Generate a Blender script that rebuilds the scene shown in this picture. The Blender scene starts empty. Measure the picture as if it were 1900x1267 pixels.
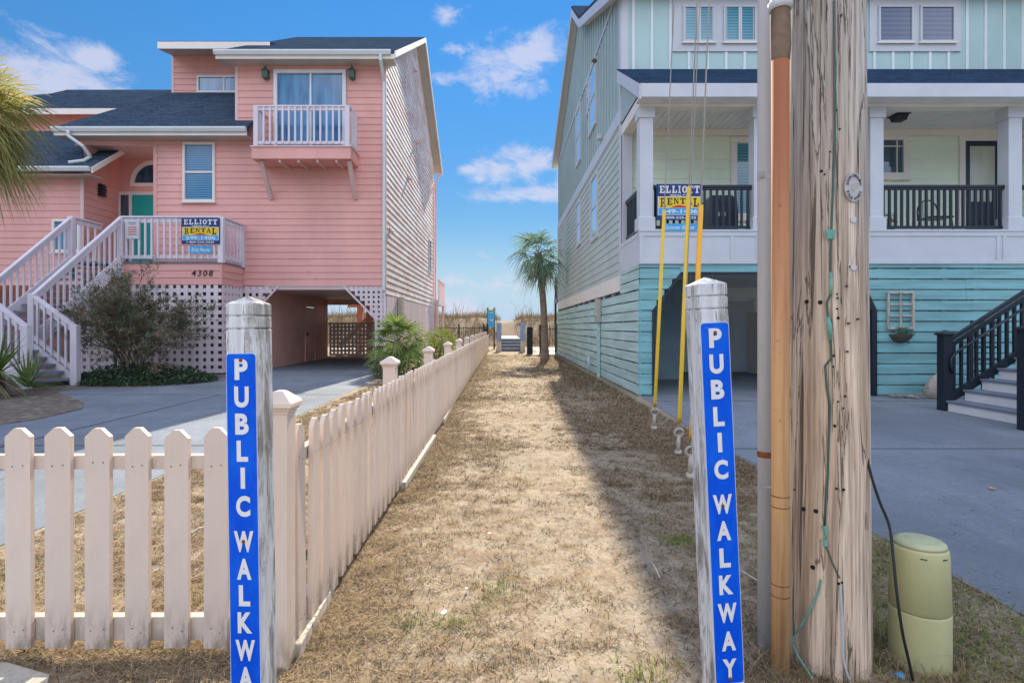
import bpy, math, random
import numpy as np
from mathutils import Vector, Matrix, noise as mnoise
random.seed(7)
S = bpy.context.scene
COL = S.collection
R = math.radians

# ------------------------------------------------------------------ camera
F, HZ, CX, CY = 1060.0, 1.35, 932.0, 606.0
cam = bpy.data.objects.new('camera', bpy.data.cameras.new('camera'))
COL.objects.link(cam)
cam.location = (0, 0, HZ); cam.rotation_euler = (R(90), 0, 0)
cam.data.sensor_width = 36; cam.data.lens = 36*F/1900
cam.data.shift_x = 18/1900; cam.data.shift_y = -27.5/1900
cam.data.clip_end = 3000; cam.data.clip_start = 0.05
S.camera = cam
def P(px, py, Y):
    return Vector(((px-CX)*Y/F, Y, HZ-(py-CY)*Y/F))
def PX(px, Y): return (px-CX)*Y/F
def PZ(py, Y): return HZ-(py-CY)*Y/F
def G(px, py):
    Y = HZ*F/(py-CY)
    return (px-CX)*Y/F, Y

# ------------------------------------------------------------------ light
SUN_E, SUN_A = R(33.6), R(5.35)      # elevation; azimuth from +Y towards +X
w = bpy.data.worlds.new('World'); S.world = w; w.use_nodes = True
nt = w.node_tree; N = nt.nodes; L = nt.links
for n in list(N): N.remove(n)
out = N.new('ShaderNodeOutputWorld'); bg = N.new('ShaderNodeBackground')
sky = N.new('ShaderNodeTexSky'); sky.sky_type = 'NISHITA'; sky.sun_disc = False
sky.sun_elevation = SUN_E; sky.sun_rotation = SUN_A
sky.air_density = 1.0; sky.dust_density = 0.0; sky.ozone_density = 2.6
bg.inputs['Strength'].default_value = 0.056
hs = N.new('ShaderNodeHueSaturation'); hs.inputs['Saturation'].default_value = 1.32; hs.inputs['Value'].default_value = 1.0
L.new(sky.outputs[0], hs.inputs['Color'])
tc = N.new('ShaderNodeTexCoord')
nz = N.new('ShaderNodeTexNoise'); nz.inputs['Scale'].default_value = 13; nz.inputs['Detail'].default_value = 12; nz.inputs['Roughness'].default_value = 0.66; nz.inputs['Distortion'].default_value = 0.3
mpn = N.new('ShaderNodeMapping'); mpn.inputs['Scale'].default_value = (1, 1, 1.7)
L.new(tc.outputs['Generated'], mpn.inputs['Vector']); L.new(mpn.outputs[0], nz.inputs['Vector'])
def wmath(op, a, b=None, c=None):
    m = N.new('ShaderNodeMath'); m.operation = op
    for i, v in enumerate((a, b, c)):
        if v is None: continue
        if isinstance(v, (int, float)): m.inputs[i].default_value = v
        else: L.new(v, m.inputs[i])
    return m.outputs[0]
CLOUDS = [(110,150,150,75,1.0),(170,110,60,40,.9),(40,120,60,40,.8),(975,100,130,42,.95),(930,150,90,40,.75),(975,310,120,40,1.0),(985,365,110,26,.85),(1040,330,40,30,.8),(866,315,30,14,.7),
          (850,570,60,32,1.0),(900,525,150,22,.5),(820,148,34,16,.55),(830,30,40,20,.5),(900,475,36,14,.6),(1250,560,300,60,.6),(850,92,28,12,.5),
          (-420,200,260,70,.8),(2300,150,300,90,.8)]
dens = None
for (px, py, rx, ry, s) in CLOUDS:
    d = Vector(((px-CX)/F, 1, (CY-py)/F)); k = d.length; d /= k
    mp = N.new('ShaderNodeMapping'); mp.vector_type = 'POINT'
    sx, sz = F*k/rx, F*k/ry
    mp.inputs['Scale'].default_value = (sx, sx*.6, sz)
    mp.inputs['Location'].default_value = (-d.x*sx, -d.y*sx*.6, -d.z*sz)
    L.new(tc.outputs['Generated'], mp.inputs['Vector'])
    ln = N.new('ShaderNodeVectorMath'); ln.operation = 'LENGTH'; L.new(mp.outputs[0], ln.inputs[0])
    v = wmath('MULTIPLY_ADD', ln.outputs['Value'], -s, s)
    dens = v if dens is None else wmath('MAXIMUM', dens, v)
dens = wmath('MAXIMUM', dens, -0.55)
nn = wmath('MULTIPLY_ADD', nz.outputs[0], 2.6, -1.35)
dd = wmath('ADD', dens, nn)
mr = N.new('ShaderNodeMapRange'); mr.interpolation_type = 'SMOOTHSTEP'
mr.inputs['From Min'].default_value = 0.0; mr.inputs['From Max'].default_value = 0.75; mr.inputs['To Max'].default_value = 0.74
L.new(dd, mr.inputs['Value'])
cm = N.new('ShaderNodeMixRGB'); cm.inputs['Color2'].default_value = (4.9, 4.95, 6.0, 1)
# denser, paler air low over the sea
sep = N.new('ShaderNodeSeparateXYZ'); L.new(tc.outputs['Generated'], sep.inputs[0])
hz = N.new('ShaderNodeMapRange'); hz.interpolation_type = 'SMOOTHSTEP'
for k_, v_ in (('From Min', 0.0), ('From Max', .58), ('To Min', .50), ('To Max', 1.0)): hz.inputs[k_].default_value = v_
L.new(sep.outputs['Z'], hz.inputs['Value'])
hm = N.new('ShaderNodeVectorMath'); hm.operation = 'SCALE'; L.new(hs.outputs[0], hm.inputs[0]); L.new(hz.outputs[0], hm.inputs['Scale'])
lowm = N.new('ShaderNodeMapRange'); lowm.interpolation_type = 'SMOOTHSTEP'
for k_, v_ in (('From Min', .20), ('From Max', -.01), ('To Min', 0.), ('To Max', .95)): lowm.inputs[k_].default_value = v_
L.new(sep.outputs['Z'], lowm.inputs['Value'])
hb = N.new('ShaderNodeMixRGB'); hb.inputs['Color2'].default_value = (3.3, 4.5, 5.9, 1); L.new(lowm.outputs[0], hb.inputs['Fac']); L.new(hm.outputs[0], hb.inputs['Color1'])
L.new(mr.outputs[0], cm.inputs['Fac']); L.new(hb.outputs[0], cm.inputs['Color1'])
# added unseen cloud bank overhead and behind the viewer, brightens the shaded fronts
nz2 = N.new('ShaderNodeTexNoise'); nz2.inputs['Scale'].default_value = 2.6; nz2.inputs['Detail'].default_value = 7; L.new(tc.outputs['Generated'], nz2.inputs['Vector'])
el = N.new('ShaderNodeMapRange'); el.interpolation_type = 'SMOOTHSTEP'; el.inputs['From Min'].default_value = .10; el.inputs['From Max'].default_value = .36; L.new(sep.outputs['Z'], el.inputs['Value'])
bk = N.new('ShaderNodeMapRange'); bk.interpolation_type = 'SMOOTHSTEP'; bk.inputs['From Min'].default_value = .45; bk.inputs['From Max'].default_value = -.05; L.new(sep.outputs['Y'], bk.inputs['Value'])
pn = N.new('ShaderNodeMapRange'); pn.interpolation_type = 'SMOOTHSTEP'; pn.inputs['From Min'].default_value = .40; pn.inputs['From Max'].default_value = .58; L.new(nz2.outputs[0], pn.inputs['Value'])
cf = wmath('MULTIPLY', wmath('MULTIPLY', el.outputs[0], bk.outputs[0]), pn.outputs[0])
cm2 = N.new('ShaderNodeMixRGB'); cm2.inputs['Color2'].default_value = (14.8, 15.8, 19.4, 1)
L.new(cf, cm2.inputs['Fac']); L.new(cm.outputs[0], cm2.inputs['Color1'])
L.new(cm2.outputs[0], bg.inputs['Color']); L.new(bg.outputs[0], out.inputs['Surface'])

sd = bpy.data.lights.new('sun', 'SUN'); sd.energy = 3.7; sd.angle = R(0.5); sd.color = (1, .89, .72)
so = bpy.data.objects.new('sun', sd); COL.objects.link(so)
sdir = Vector((math.sin(SUN_A)*math.cos(SUN_E), math.cos(SUN_A)*math.cos(SUN_E), math.sin(SUN_E)))
so.rotation_euler = sdir.to_track_quat('Z', 'Y').to_euler(); so.location = (5, 30, 40)
S.view_settings.view_transform = 'Standard'; S.view_settings.look = 'None'
S.view_settings.gamma = 1; S.view_settings.exposure = 1.4
S.render.engine = 'CYCLES'

# ------------------------------------------------------------------ materials
class NT:
    def __init__(s, name):
        s.m = bpy.data.materials.new(name); s.m.use_nodes = True
        s.n = s.m.node_tree.nodes; s.l = s.m.node_tree.links
        s.b = s.n['Principled BSDF']; s.tc = None
    def coord(s, sc=(1,1,1), kind='Object', rot=(0,0,0)):
        if s.tc is None: s.tc = s.n.new('ShaderNodeTexCoord')
        mp = s.n.new('ShaderNodeMapping'); mp.inputs['Scale'].default_value = sc; mp.inputs['Rotation'].default_value = rot
        s.l.new(s.tc.outputs[kind], mp.inputs['Vector']); return mp.outputs[0]
    def noise(s, vec, scale, detail=5, rough=.55, dist=0):
        t = s.n.new('ShaderNodeTexNoise'); t.inputs['Scale'].default_value = scale; t.inputs['Detail'].default_value = detail
        t.inputs['Roughness'].default_value = rough; t.inputs['Distortion'].default_value = dist
        s.l.new(vec, t.inputs['Vector']); return t.outputs[0]
    def ramp(s, f, lo, hi, a=0., b=1.):
        t = s.n.new('ShaderNodeMapRange'); t.interpolation_type = 'SMOOTHSTEP'
        for k, v in (('From Min', lo), ('From Max', hi), ('To Min', a), ('To Max', b)): t.inputs[k].default_value = v
        s.l.new(f, t.inputs['Value']); return t.outputs[0]
    def mix(s, f, c1, c2, mode='MIX'):
        t = s.n.new('ShaderNodeMixRGB'); t.blend_type = mode
        for k, v in (('Fac', f), ('Color1', c1), ('Color2', c2)):
            if isinstance(v, (int, float)): t.inputs[k].default_value = v
            elif isinstance(v, tuple): t.inputs[k].default_value = (*v[:3], 1)
            else: s.l.new(v, t.inputs[k])
        return t.outputs[0]
    def math(s, op, a, b=0.):
        t = s.n.new('ShaderNodeMath'); t.operation = op
        for i, v in enumerate((a, b)):
            if isinstance(v, (int, float)): t.inputs[i].default_value = v
            else: s.l.new(v, t.inputs[i])
        return t.outputs[0]
    def bump(s, f, strength=.3, dist=.01):
        t = s.n.new('ShaderNodeBump'); t.inputs['Strength'].default_value = strength; t.inputs['Distance'].default_value = dist
        s.l.new(f, t.inputs['Height']); s.l.new(t.outputs[0], s.b.inputs['Normal'])
    def island(s):
        return s.n.new('ShaderNodeNewGeometry').outputs['Random Per Island']
    def done(s, col, rough=.6, metal=0., spec=.4):
        if isinstance(col, tuple): s.b.inputs['Base Color'].default_value = (*col[:3], 1)
        else: s.l.new(col, s.b.inputs['Base Color'])
        if isinstance(rough, (int, float)): s.b.inputs['Roughness'].default_value = rough
        else: s.l.new(rough, s.b.inputs['Roughness'])
        s.b.inputs['Metallic'].default_value = metal; s.b.inputs['Specular IOR Level'].default_value = spec
        return s.m
def paint(name, c, var=.08, scale=1.6, rough=.55, stretch=(1,1,1), dirt=None, dscale=5, dlo=.58, dhi=.75, fine=40, bump=.12, spec=.35):
    t = NT(name); v = t.coord(stretch)
    n = t.noise(v, scale, 6)
    col = t.mix(t.ramp(n, .3, .7), tuple(x*(1-var) for x in c), tuple(min(1, x*(1+var)) for x in c))
    f = t.noise(v, fine, 3)
    col = t.mix(t.ramp(f, .35, .65, 0, .25), col, tuple(x*.85 for x in c))
    if dirt:
        d = t.noise(v, dscale, 8, .65)
        col = t.mix(t.ramp(d, dlo, dhi, 0, .75), col, dirt)
    t.bump(f, bump, .004)
    return t.done(col, rough, 0, spec)
def plain(name, c, rough=.5, metal=0., spec=.5): return paint(name, c, .05, 3, rough) if not metal else NT(name).done(c, rough, metal, spec)

PINK = (.75,.382,.33)
m_pink = paint('pink siding paint', PINK, .09, .7, .6, (1,1,.45), (.52,.27,.25), 2.6, .60, .82)
m_pinktrim = paint('pale pink trim paint', (.70,.50,.46), .05, 1.2)
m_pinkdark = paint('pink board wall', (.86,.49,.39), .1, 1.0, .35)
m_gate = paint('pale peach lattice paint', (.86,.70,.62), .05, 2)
m_underpink = paint('shade toned backing wall', (.16,.085,.075), .3, 1.5)  # dark tone puts the shade behind the lattice into the colour
# side wall: pink siding with the pale wash of grazing sun put into its colour
t = NT('sunlit pale pink siding'); v = t.coord((1,.35,1)); n = t.noise(v, 1.8, 9, .68); n2 = t.noise(v, 9, 6, .6)
c = t.mix(t.ramp(n, .36, .66), (.66,.53,.51), (.82,.79,.80)); c = t.mix(t.ramp(n2, .55, .75, 0, .6), c, (.38,.28,.27)); t.bump(n2, .2, .004)
m_pinkside = t.done(c, .75, 0, .2)
m_white = paint('white trim paint', (.70,.69,.68), .04, 2, .45)
m_lattice = paint('pinkish white lattice paint', (.70,.60,.62), .07, 2, .6, (1,1,1), (.42,.36,.35), 6, .62, .8)
m_rail = paint('pale lilac white rail paint', (.70,.64,.68), .06, 3, .5, (1,1,.5), (.45,.42,.42), 9, .64, .8)
m_tread = paint('blue grey stair tread', (.16,.19,.24), .15, 4, .6)
def fencemat():
    t = NT('dusty pink white fence paint'); v = t.coord((1,1,.35)); sp = t.n.new('ShaderNodeSeparateXYZ'); t.l.new(t.coord(), sp.inputs[0])
    n = t.noise(v, 5, 6); d = t.noise(v, 15, 8, .68); e = t.noise(t.coord((20,20,1.2)), 2, 6, .6); oi = t.n.new('ShaderNodeObjectInfo').outputs['Random']
    c = t.mix(t.ramp(n, .3, .7), (.64,.515,.415), (.73,.605,.495)); c = t.mix(t.ramp(oi, 0, 1, 0, .28), c, (.58,.47,.41))
    c = t.mix(t.ramp(e, .60, .72, 0, .45), c, (.46,.38,.32))
    c = t.mix(t.ramp(d, .64, .70, 0, .9), c, (.25,.20,.15))
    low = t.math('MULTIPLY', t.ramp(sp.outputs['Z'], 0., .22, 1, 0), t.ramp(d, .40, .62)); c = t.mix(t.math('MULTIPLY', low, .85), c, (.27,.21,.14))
    t.bump(t.math('ADD', t.math('MULTIPLY', e, .5), d), .35, .004); return t.done(c, .55, 0, .3)
m_fence = fencemat()
def shingles(name, a, b):
    t = NT(name); v = t.coord((1,0,1)); 
    sx = t.n.new('ShaderNodeTexBrick'); t.l.new(t.coord((1,1,1), 'Object', (R(90),0,0)), sx.inputs['Vector'])
    sx.inputs['Scale'].default_value = 1; sx.inputs['Brick Width'].default_value = .32; sx.inputs['Row Height'].default_value = .085
    sx.inputs['Mortar Size'].default_value = .008; sx.inputs['Bias'].default_value = -.1
    sx.inputs['Color1'].default_value = (*a, 1); sx.inputs['Color2'].default_value = (*b, 1); sx.inputs['Mortar'].default_value = (*[x*.45 for x in a], 1)
    n = t.noise(t.coord((1,1,1)), 26, 4); n2 = t.noise(t.coord((1,.5,2)), 3, 6, .7)
    c = t.mix(t.ramp(n, .3, .7, 0, .55), sx.outputs['Color'], tuple(x*1.9 for x in b)); c = t.mix(t.ramp(n2, .45, .75, 0, .4), c, tuple(x*.5 for x in a))
    t.bump(sx.outputs['Fac'], -.6, .01)
    return t.done(c, 1., 0, 0.)
m_shingle = shingles('dark slate shingles', (.028,.042,.062), (.055,.078,.108))
m_shingle2 = shingles('navy shingles', (.018,.032,.055), (.03,.055,.09))
m_teal = paint('teal plank paint', (.205,.43,.44), .2, 1.6, .5, (.5,.5,6), (.30,.50,.50), 7, .58, .78)
m_tealside = paint('grey teal plank paint', (.42,.60,.57), .16, 1.5, .5, (.5,.5,6), (.28,.42,.41), 6, .6, .8)
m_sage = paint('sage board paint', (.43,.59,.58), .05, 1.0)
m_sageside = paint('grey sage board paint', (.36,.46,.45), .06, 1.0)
m_grey = paint('beige grey lap siding', (.47,.53,.50), .06, 1.0)
m_porch = paint('pale sage lap siding', (.77,.85,.68), .04, 1.0)
m_batten = paint('pale batten paint', (.70,.78,.78), .04, 2)
m_white2 = paint('cool white trim paint', (.56,.58,.61), .04, 2, .4)
m_cream = paint('cream trim paint', (.80,.74,.66), .04, 2, .45)
m_ceil = paint('beadboard ceiling', (.80,.79,.76), .05, 2)
m_black = plain('satin black metal', (.018,.026,.036), .35)
m_navy = paint('dark navy door paint', (.03,.04,.065), .1, 2, .35)
m_doorteal = paint('teal door paint', (.02,.36,.33), .06, 2, .35)
m_gutter = paint('pale gutter metal', (.66,.70,.70), .04, 2, .35)
m_soffit = paint('tan soffit', (.52,.47,.42), .05, 2)
def glass(name, a, b, stripes=0, rough=.04):
    t = NT(name)
    if stripes:
        sv = t.n.new('ShaderNodeTexWave'); sv.bands_direction = 'Z'; sv.inputs['Scale'].default_value = stripes; sv.inputs['Distortion'].default_value = .4
        t.l.new(t.coord(), sv.inputs['Vector']); c = t.mix(sv.outputs['Fac'], a, b)
    else:
        c = t.mix(t.ramp(t.noise(t.coord((3,3,.5)), 1.2, 3), .35, .65), a, b)
    m = t.done(c, rough, 0, .9); t.b.inputs['Coat Weight'].default_value = .6; t.b.inputs['Coat Roughness'].default_value = .02
    return m
m_glass = glass('blue curtain glass', (.03,.13,.26), (.09,.26,.44))
m_blind = glass('glass over blinds', (.03,.12,.22), (.12,.30,.46), 4.5)
m_blindteal = glass('glass over teal blinds', (.02,.15,.20), (.10,.33,.40), 5)
m_blindgrey = glass('glass over grey shutters', (.06,.08,.13), (.11,.13,.20), 3, .25)
m_glassclear = glass('pale sky glass', (.35,.48,.58), (.48,.60,.70))
m_glassdark = glass('dark glass', (.02,.05,.08), (.06,.12,.18))
m_glasscream = glass('frosted cream glass', (.42,.44,.34), (.52,.53,.42), 0, .3)
# concrete
def concrete(name, c):
    t = NT(name); v = t.coord()
    n = t.noise(v, .45, 9, .62); n2 = t.noise(v, 38, 6, .7); n3 = t.noise(t.coord((1,.35,1)), 1.9, 9, .72); n4 = t.noise(v, 6, 8, .7); ck = t.noise(v, .55, 5, .55, 1.2)
    col = t.mix(t.ramp(n, .32, .68), tuple(x*.78 for x in c), tuple(x*1.15 for x in c))
    col = t.mix(t.ramp(n3, .48, .70, 0, .6), col, tuple(x*.62 for x in c))
    col = t.mix(t.ramp(n4, .56, .74, 0, .45), col, (c[0]*1.7, c[1]*1.45, c[2]*1.2))
    col = t.mix(t.ramp(n2, .42, .66, 0, .5), col, tuple(x*.6 for x in c))
    col = t.mix(t.ramp(n2, .70, .78, 0, .5), col, tuple(x*1.8 for x in c))
    thin = t.ramp(t.math('ABSOLUTE', t.math('SUBTRACT', ck, .5)), 0., .0022, 1, 0)
    col = t.mix(t.math('MULTIPLY', thin, .7), col, tuple(x*.3 for x in c))
    t.bump(n2, .45, .006)
    return t.done(col, .9, 0, .2)
m_conc = concrete('driveway concrete', (.205,.232,.262))
m_conc2 = concrete('pale apron concrete', (.44,.40,.33))
m_joint = plain('dark joint', (.06,.06,.065), .9)
# sandy ground with thatch
def groundmat():
    t = NT('sandy dry turf'); v = t.coord()
    big = t.noise(v, .9, 7, .62, .4); mid = t.noise(v, 5.5, 8, .7, .6); fine = t.noise(v, 55, 6, .7); str_ = t.noise(t.coord((1,.45,1)), 26, 7, .75, 1.2)
    sand = t.mix(t.ramp(fine, .3, .7), (.285,.232,.165), (.44,.362,.262))
    that = t.mix(t.ramp(str_, .35, .62), (.10,.07,.04), (.30,.215,.125))
    f = t.math('ADD', t.math('MULTIPLY', big, .35), t.math('MULTIPLY', mid, .95))
    f2 = t.ramp(f, .56, .76)
    f3 = t.math('MULTIPLY', f2, t.ramp(str_, .38, .58, .15, 1))
    col = t.mix(f3, sand, that)
    col = t.mix(t.ramp(t.noise(v, 110, 4, .7), .56, .68, 0, .65), col, (.13,.095,.06))
    h = t.math('ADD', t.math('MULTIPLY', str_, .7), t.math('MULTIPLY', mid, .8))
    t.bump(h, .7, .02)
    return t.done(col, .95, 0, .1)
m_ground = groundmat()
def island_mat(name, cols, rough=.7, trans=0.):
    t = NT(name); r = t.island()
    rp = t.n.new('ShaderNodeValToRGB'); el = rp.color_ramp.elements
    while len(el) < len(cols): el.new(.5)
    for i, c in enumerate(cols):
        el[i].position = i/(len(cols)-1); el[i].color = (*c, 1)
    t.l.new(r, rp.inputs[0])
    m = t.done(rp.outputs[0], rough, 0, .06)
    if trans:
        tr = t.n.new('ShaderNodeBsdfTranslucent'); t.l.new(rp.outputs[0], tr.inputs['Color'])
        mx = t.n.new('ShaderNodeMixShader'); mx.inputs[0].default_value = trans
        o = t.n['Material Output']; t.l.new(t.b.outputs[0], mx.inputs[1]); t.l.new(tr.outputs[0], mx.inputs[2]); t.l.new(mx.outputs[0], o.inputs['Surface'])
    return m
m_straw = island_mat('dry straw', [(.05,.033,.018),(.24,.17,.095),(.42,.31,.18),(.09,.06,.035),(.52,.40,.25),(.33,.235,.135),(.46,.34,.20)], .8, .15)
m_strawdark = island_mat('brown straw', [(.05,.033,.018),(.22,.155,.085),(.40,.29,.17),(.09,.06,.035),(.48,.36,.22),(.32,.23,.13)], .8, .15)
m_thatch = island_mat('dark dead thatch', [(.035,.025,.016),(.075,.052,.032),(.14,.10,.06),(.05,.036,.022)], .85, .05)
m_greengrass = island_mat('green grass', [(.10,.16,.03),(.20,.27,.05),(.30,.34,.09),(.14,.20,.04)], .7, .25)
m_palm = island_mat('palm frond', [(.09,.15,.045),(.17,.25,.07),(.26,.32,.09),(.12,.18,.07)], .7, .35)
m_palmgold = island_mat('sun bleached palm frond', [(.26,.28,.09),(.46,.42,.12),(.34,.36,.15),(.56,.46,.17),(.22,.25,.09)], .6, .4)
m_palmteal = island_mat('blue green palm frond', [(.12,.22,.17),(.20,.32,.24),(.26,.36,.24),(.16,.26,.22)], .85, .35)
m_dryfrond = island_mat('dead frond', [(.30,.24,.14),(.48,.40,.27),(.20,.15,.09)], .8, .2)
m_leaf = island_mat('dark shrub leaf', [(.08,.11,.055),(.15,.18,.09),(.20,.21,.12),(.10,.14,.085)], .5, .2)
m_leafb = island_mat('brownish shrub leaf', [(.20,.14,.09),(.28,.21,.14),(.15,.14,.085),(.33,.25,.17)], .6, .2)
m_cover = island_mat('groundcover leaf', [(.03,.06,.03),(.06,.10,.05),(.09,.13,.07),(.045,.075,.05)], .5, .15)
m_yellow = island_mat('yellow green leaf', [(.16,.22,.03),(.28,.34,.05),(.22,.28,.05)], .5, .35)
m_dunegrass = island_mat('dune grass', [(.17,.12,.065),(.27,.19,.10),(.36,.26,.15),(.11,.08,.05),(.19,.17,.08)], .8, .2)
m_bark = paint('grey brown stem', (.20,.15,.11), .25, 8, .85)
m_trunk = paint('palm trunk', (.26,.20,.15), .3, 5, .9, (1,1,5), (.12,.09,.06), 9, .5, .7, 30, .8)
m_mulch = paint('mulch bed', (.15,.12,.095), .5, 9, .95, (1,1,1), (.36,.32,.26), 3, .55, .7, 50, .8)
def weathered(name, a, b, crack, sc=1., greyblue=None):
    t = NT(name); v = t.coord((14*sc,14*sc,.9*sc)); v2 = t.coord((40*sc,40*sc,1.6*sc)); v3 = t.coord((5,5,2))
    n = t.noise(v, 1, 9, .65, .6); n2 = t.noise(v2, 1, 6, .7, .3); n3 = t.noise(v3, 1.5, 6, .6)
    c = t.mix(t.ramp(n, .3, .7), a, b)
    if greyblue: c = t.mix(t.ramp(n3, .4, .66, 0, .85), c, greyblue)
    c = t.mix(t.ramp(n2, .54, .64, 0, .8), c, crack)
    h = t.math('ADD', t.math('MULTIPLY', n, .6), t.math('MULTIPLY', t.ramp(n2, .56, .68, 1, 0), .8))
    t.bump(h, .75, .006)
    return t.done(c, .85, 0, .2)
def postmat():
    t = NT('peeling painted post wood'); v = t.coord((22,22,1.3)); v2 = t.coord((60,60,2.4)); v3 = t.coord((9,9,3))
    n = t.noise(v, 1, 8, .65, .8); n2 = t.noise(v2, 1, 6, .7, .3); n3 = t.noise(v3, 1.5, 8, .7, .5)
    wood = t.mix(t.ramp(n, .3, .7), (.17,.155,.135), (.46,.43,.38)); pnt = t.mix(t.ramp(n2, .3, .7), (.50,.52,.54), (.74,.74,.72))
    c = t.mix(t.ramp(t.math('ADD', t.math('MULTIPLY', n3, .7), t.math('MULTIPLY', n, .35)), .42, .56), wood, pnt)
    c = t.mix(t.ramp(n2, .60, .66, 0, .85), c, (.07,.06,.05)); wv = t.math('ABSOLUTE', t.math('SUBTRACT', n, .5)); thin = t.ramp(wv, 0., .010, 1, 0); c = t.mix(t.math('MULTIPLY', thin, .6), c, (.10,.085,.07))
    t.bump(t.math('SUBTRACT', t.math('ADD', n, t.math('MULTIPLY', n3, .5)), t.math('MULTIPLY', thin, .4)), .8, .005); return t.done(c, .9, 0, .12)
m_post = postmat()
def polemat():
    t = NT('weathered utility pole wood')
    v = t.coord((7,7,.42)); v2 = t.coord((34,34,.75)); v3 = t.coord((3,3,.7)); v4 = t.coord((75,75,2.4))
    n = t.noise(v, 1, 9, .62, 1.6); n2 = t.noise(v2, 1, 5, .6, .8); n3 = t.noise(v3, 1, 4); n4 = t.noise(v4, 1, 4, .6)
    lo = t.mix(t.ramp(n, .3, .68), (.46,.32,.205), (.86,.665,.485))
    hi = t.mix(t.ramp(n, .3, .68), (.38,.335,.285), (.64,.585,.51))
    sp = t.n.new('ShaderNodeSeparateXYZ'); t.l.new(t.tc.outputs['Object'], sp.inputs[0])
    f = t.math('ADD', t.math('MULTIPLY', sp.outputs['Z'], .55), t.math('MULTIPLY', n3, .6))
    c = t.mix(t.ramp(f, .75, 1.55), lo, hi)
    c = t.mix(t.ramp(n4, .38, .66, 0, .6), c, (.20,.145,.11))
    crack = t.ramp(n2, .60, .66)
    wv = t.math('ABSOLUTE', t.math('SUBTRACT', n, .5)); thin = t.ramp(wv, 0., .012, 1, 0)
    c = t.mix(t.math('MULTIPLY', crack, .8), c, (.07,.05,.035)); c = t.mix(t.math('MULTIPLY', thin, .75), c, (.09,.065,.045))
    h = t.math('SUBTRACT', t.math('ADD', t.math('MULTIPLY', n, .8), t.math('MULTIPLY', n4, .2)), t.math('ADD', t.math('MULTIPLY', crack, .5), t.math('MULTIPLY', thin, .35)))
    t.bump(h, .9, .012)
    return t.done(c, .85, 0, .2)
m_pole = polemat()
t = NT('blue sign enamel'); n = t.noise(t.coord((1,1,.4)), 9, 6, .65); n2 = t.noise(t.coord(), 70, 3)
c = t.mix(t.ramp(n, .35, .7), (.0,.075,.62), (.005,.13,.74)); c = t.mix(t.ramp(n2, .70, .76, 0, .5), c, (.35,.45,.75))
m_blue = t.done(c, .5, 0, .12)
m_signwhite = paint('sign lettering white', (.72,.73,.72), .06, 20, .5)
m_signedge = paint('sign edge', (.55,.60,.66), .1, 20, .4)
m_rust = paint('rust', (.22,.075,.02), .3, 40, .9)
m_yguard = paint('yellow guard plastic', (.78,.52,.04), .06, 4, .35)
m_oguard = paint('amber guard plastic', (.85,.42,.03), .06, 4, .35)
m_wire = plain('galvanised wire', (.36,.34,.31), .45)
m_anchor = paint('dull galvanised steel', (.46,.42,.35), .15, 12, .6)
def conduitmat():
    t = NT('sun faded orange conduit')
    sp = t.n.new('ShaderNodeSeparateXYZ'); t.l.new(t.coord(), sp.inputs[0])
    n = t.noise(t.coord((30,30,1.2)), 1, 6, .6); n2 = t.noise(t.coord(), 60, 4)
    c = t.mix(t.ramp(sp.outputs['Z'], .5, 2.3), (.74,.46,.22), (.36,.135,.065))
    c = t.mix(t.ramp(n, .42, .68, 0, .55), c, (.30,.12,.06)); c = t.mix(t.ramp(n2, .66, .74, 0, .7), c, (.15,.09,.05))
    t.bump(n2, .1, .002); return t.done(c, .8, 0, .12)
m_orange = conduitmat()
m_gpipe = paint('grey conduit', (.56,.57,.60), .07, 6, .45, (1,1,.2), (.33,.32,.33), 7, .62, .8)
m_olive = paint('olive plastic', (.53,.50,.25), .06, 5, .5, (1,1,.5), (.27,.25,.12), 6, .62, .8)
m_olivetop = paint('faded olive plastic', (.47,.48,.28), .08, 8, .55)
m_verd = paint('verdigris copper', (.14,.36,.28), .25, 20, .6)
m_dgreen = plain('dark green wire', (.06,.11,.085), .5)
m_cable = plain('black rubber cable', (.012,.017,.016), .5)
m_metal = paint('stamped grey metal', (.42,.42,.41), .12, 25, .5, (1,1,1), (.25,.24,.22), 30, .55, .7)
m_hole = plain('dark hole', (.02,.016,.013), .9)
m_tape = paint('wrapped brown tape', (.16,.11,.075), .35, 14, .8)
m_navyblue = plain('navy sign panel', (.012,.035,.16), .4)
m_signyellow = plain('yellow sign band', (.80,.56,.02), .4)
m_cyan = plain('cyan sign band', (.05,.36,.68), .4)
m_red = plain('red sign mark', (.55,.03,.02), .4)
m_signblack = plain('black lettering', (.01,.012,.016), .5)
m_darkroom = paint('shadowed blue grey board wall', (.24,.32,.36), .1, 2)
m_garage = paint('pale garage wall', (.80,.80,.76), .04, 1)
m_woodold = weathered('old grey edging wood', (.42,.37,.31), (.60,.54,.46), (.2,.16,.12), 1)
m_rock = paint('pale rock', (.40,.35,.30), .25, 8, .9, (1,1,1), (.22,.18,.15), 12, .5, .7, 40, .6)
m_terra = paint('coir basket', (.10,.085,.075), .3, 20, .95)
m_bluepost = paint('blue painted boardwalk post', (.22,.32,.50), .12, 5)
m_dune = paint('dune sand', (.21,.15,.09), .25, .5, .95, (1,1,1), (.15,.11,.06), 1.4, .42, .6, 20, .6)
m_pool = plain('pale pool paving', (.66,.64,.60), .7)
m_litterred = plain('orange red scrap', (.65,.10,.015), .5)

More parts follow.
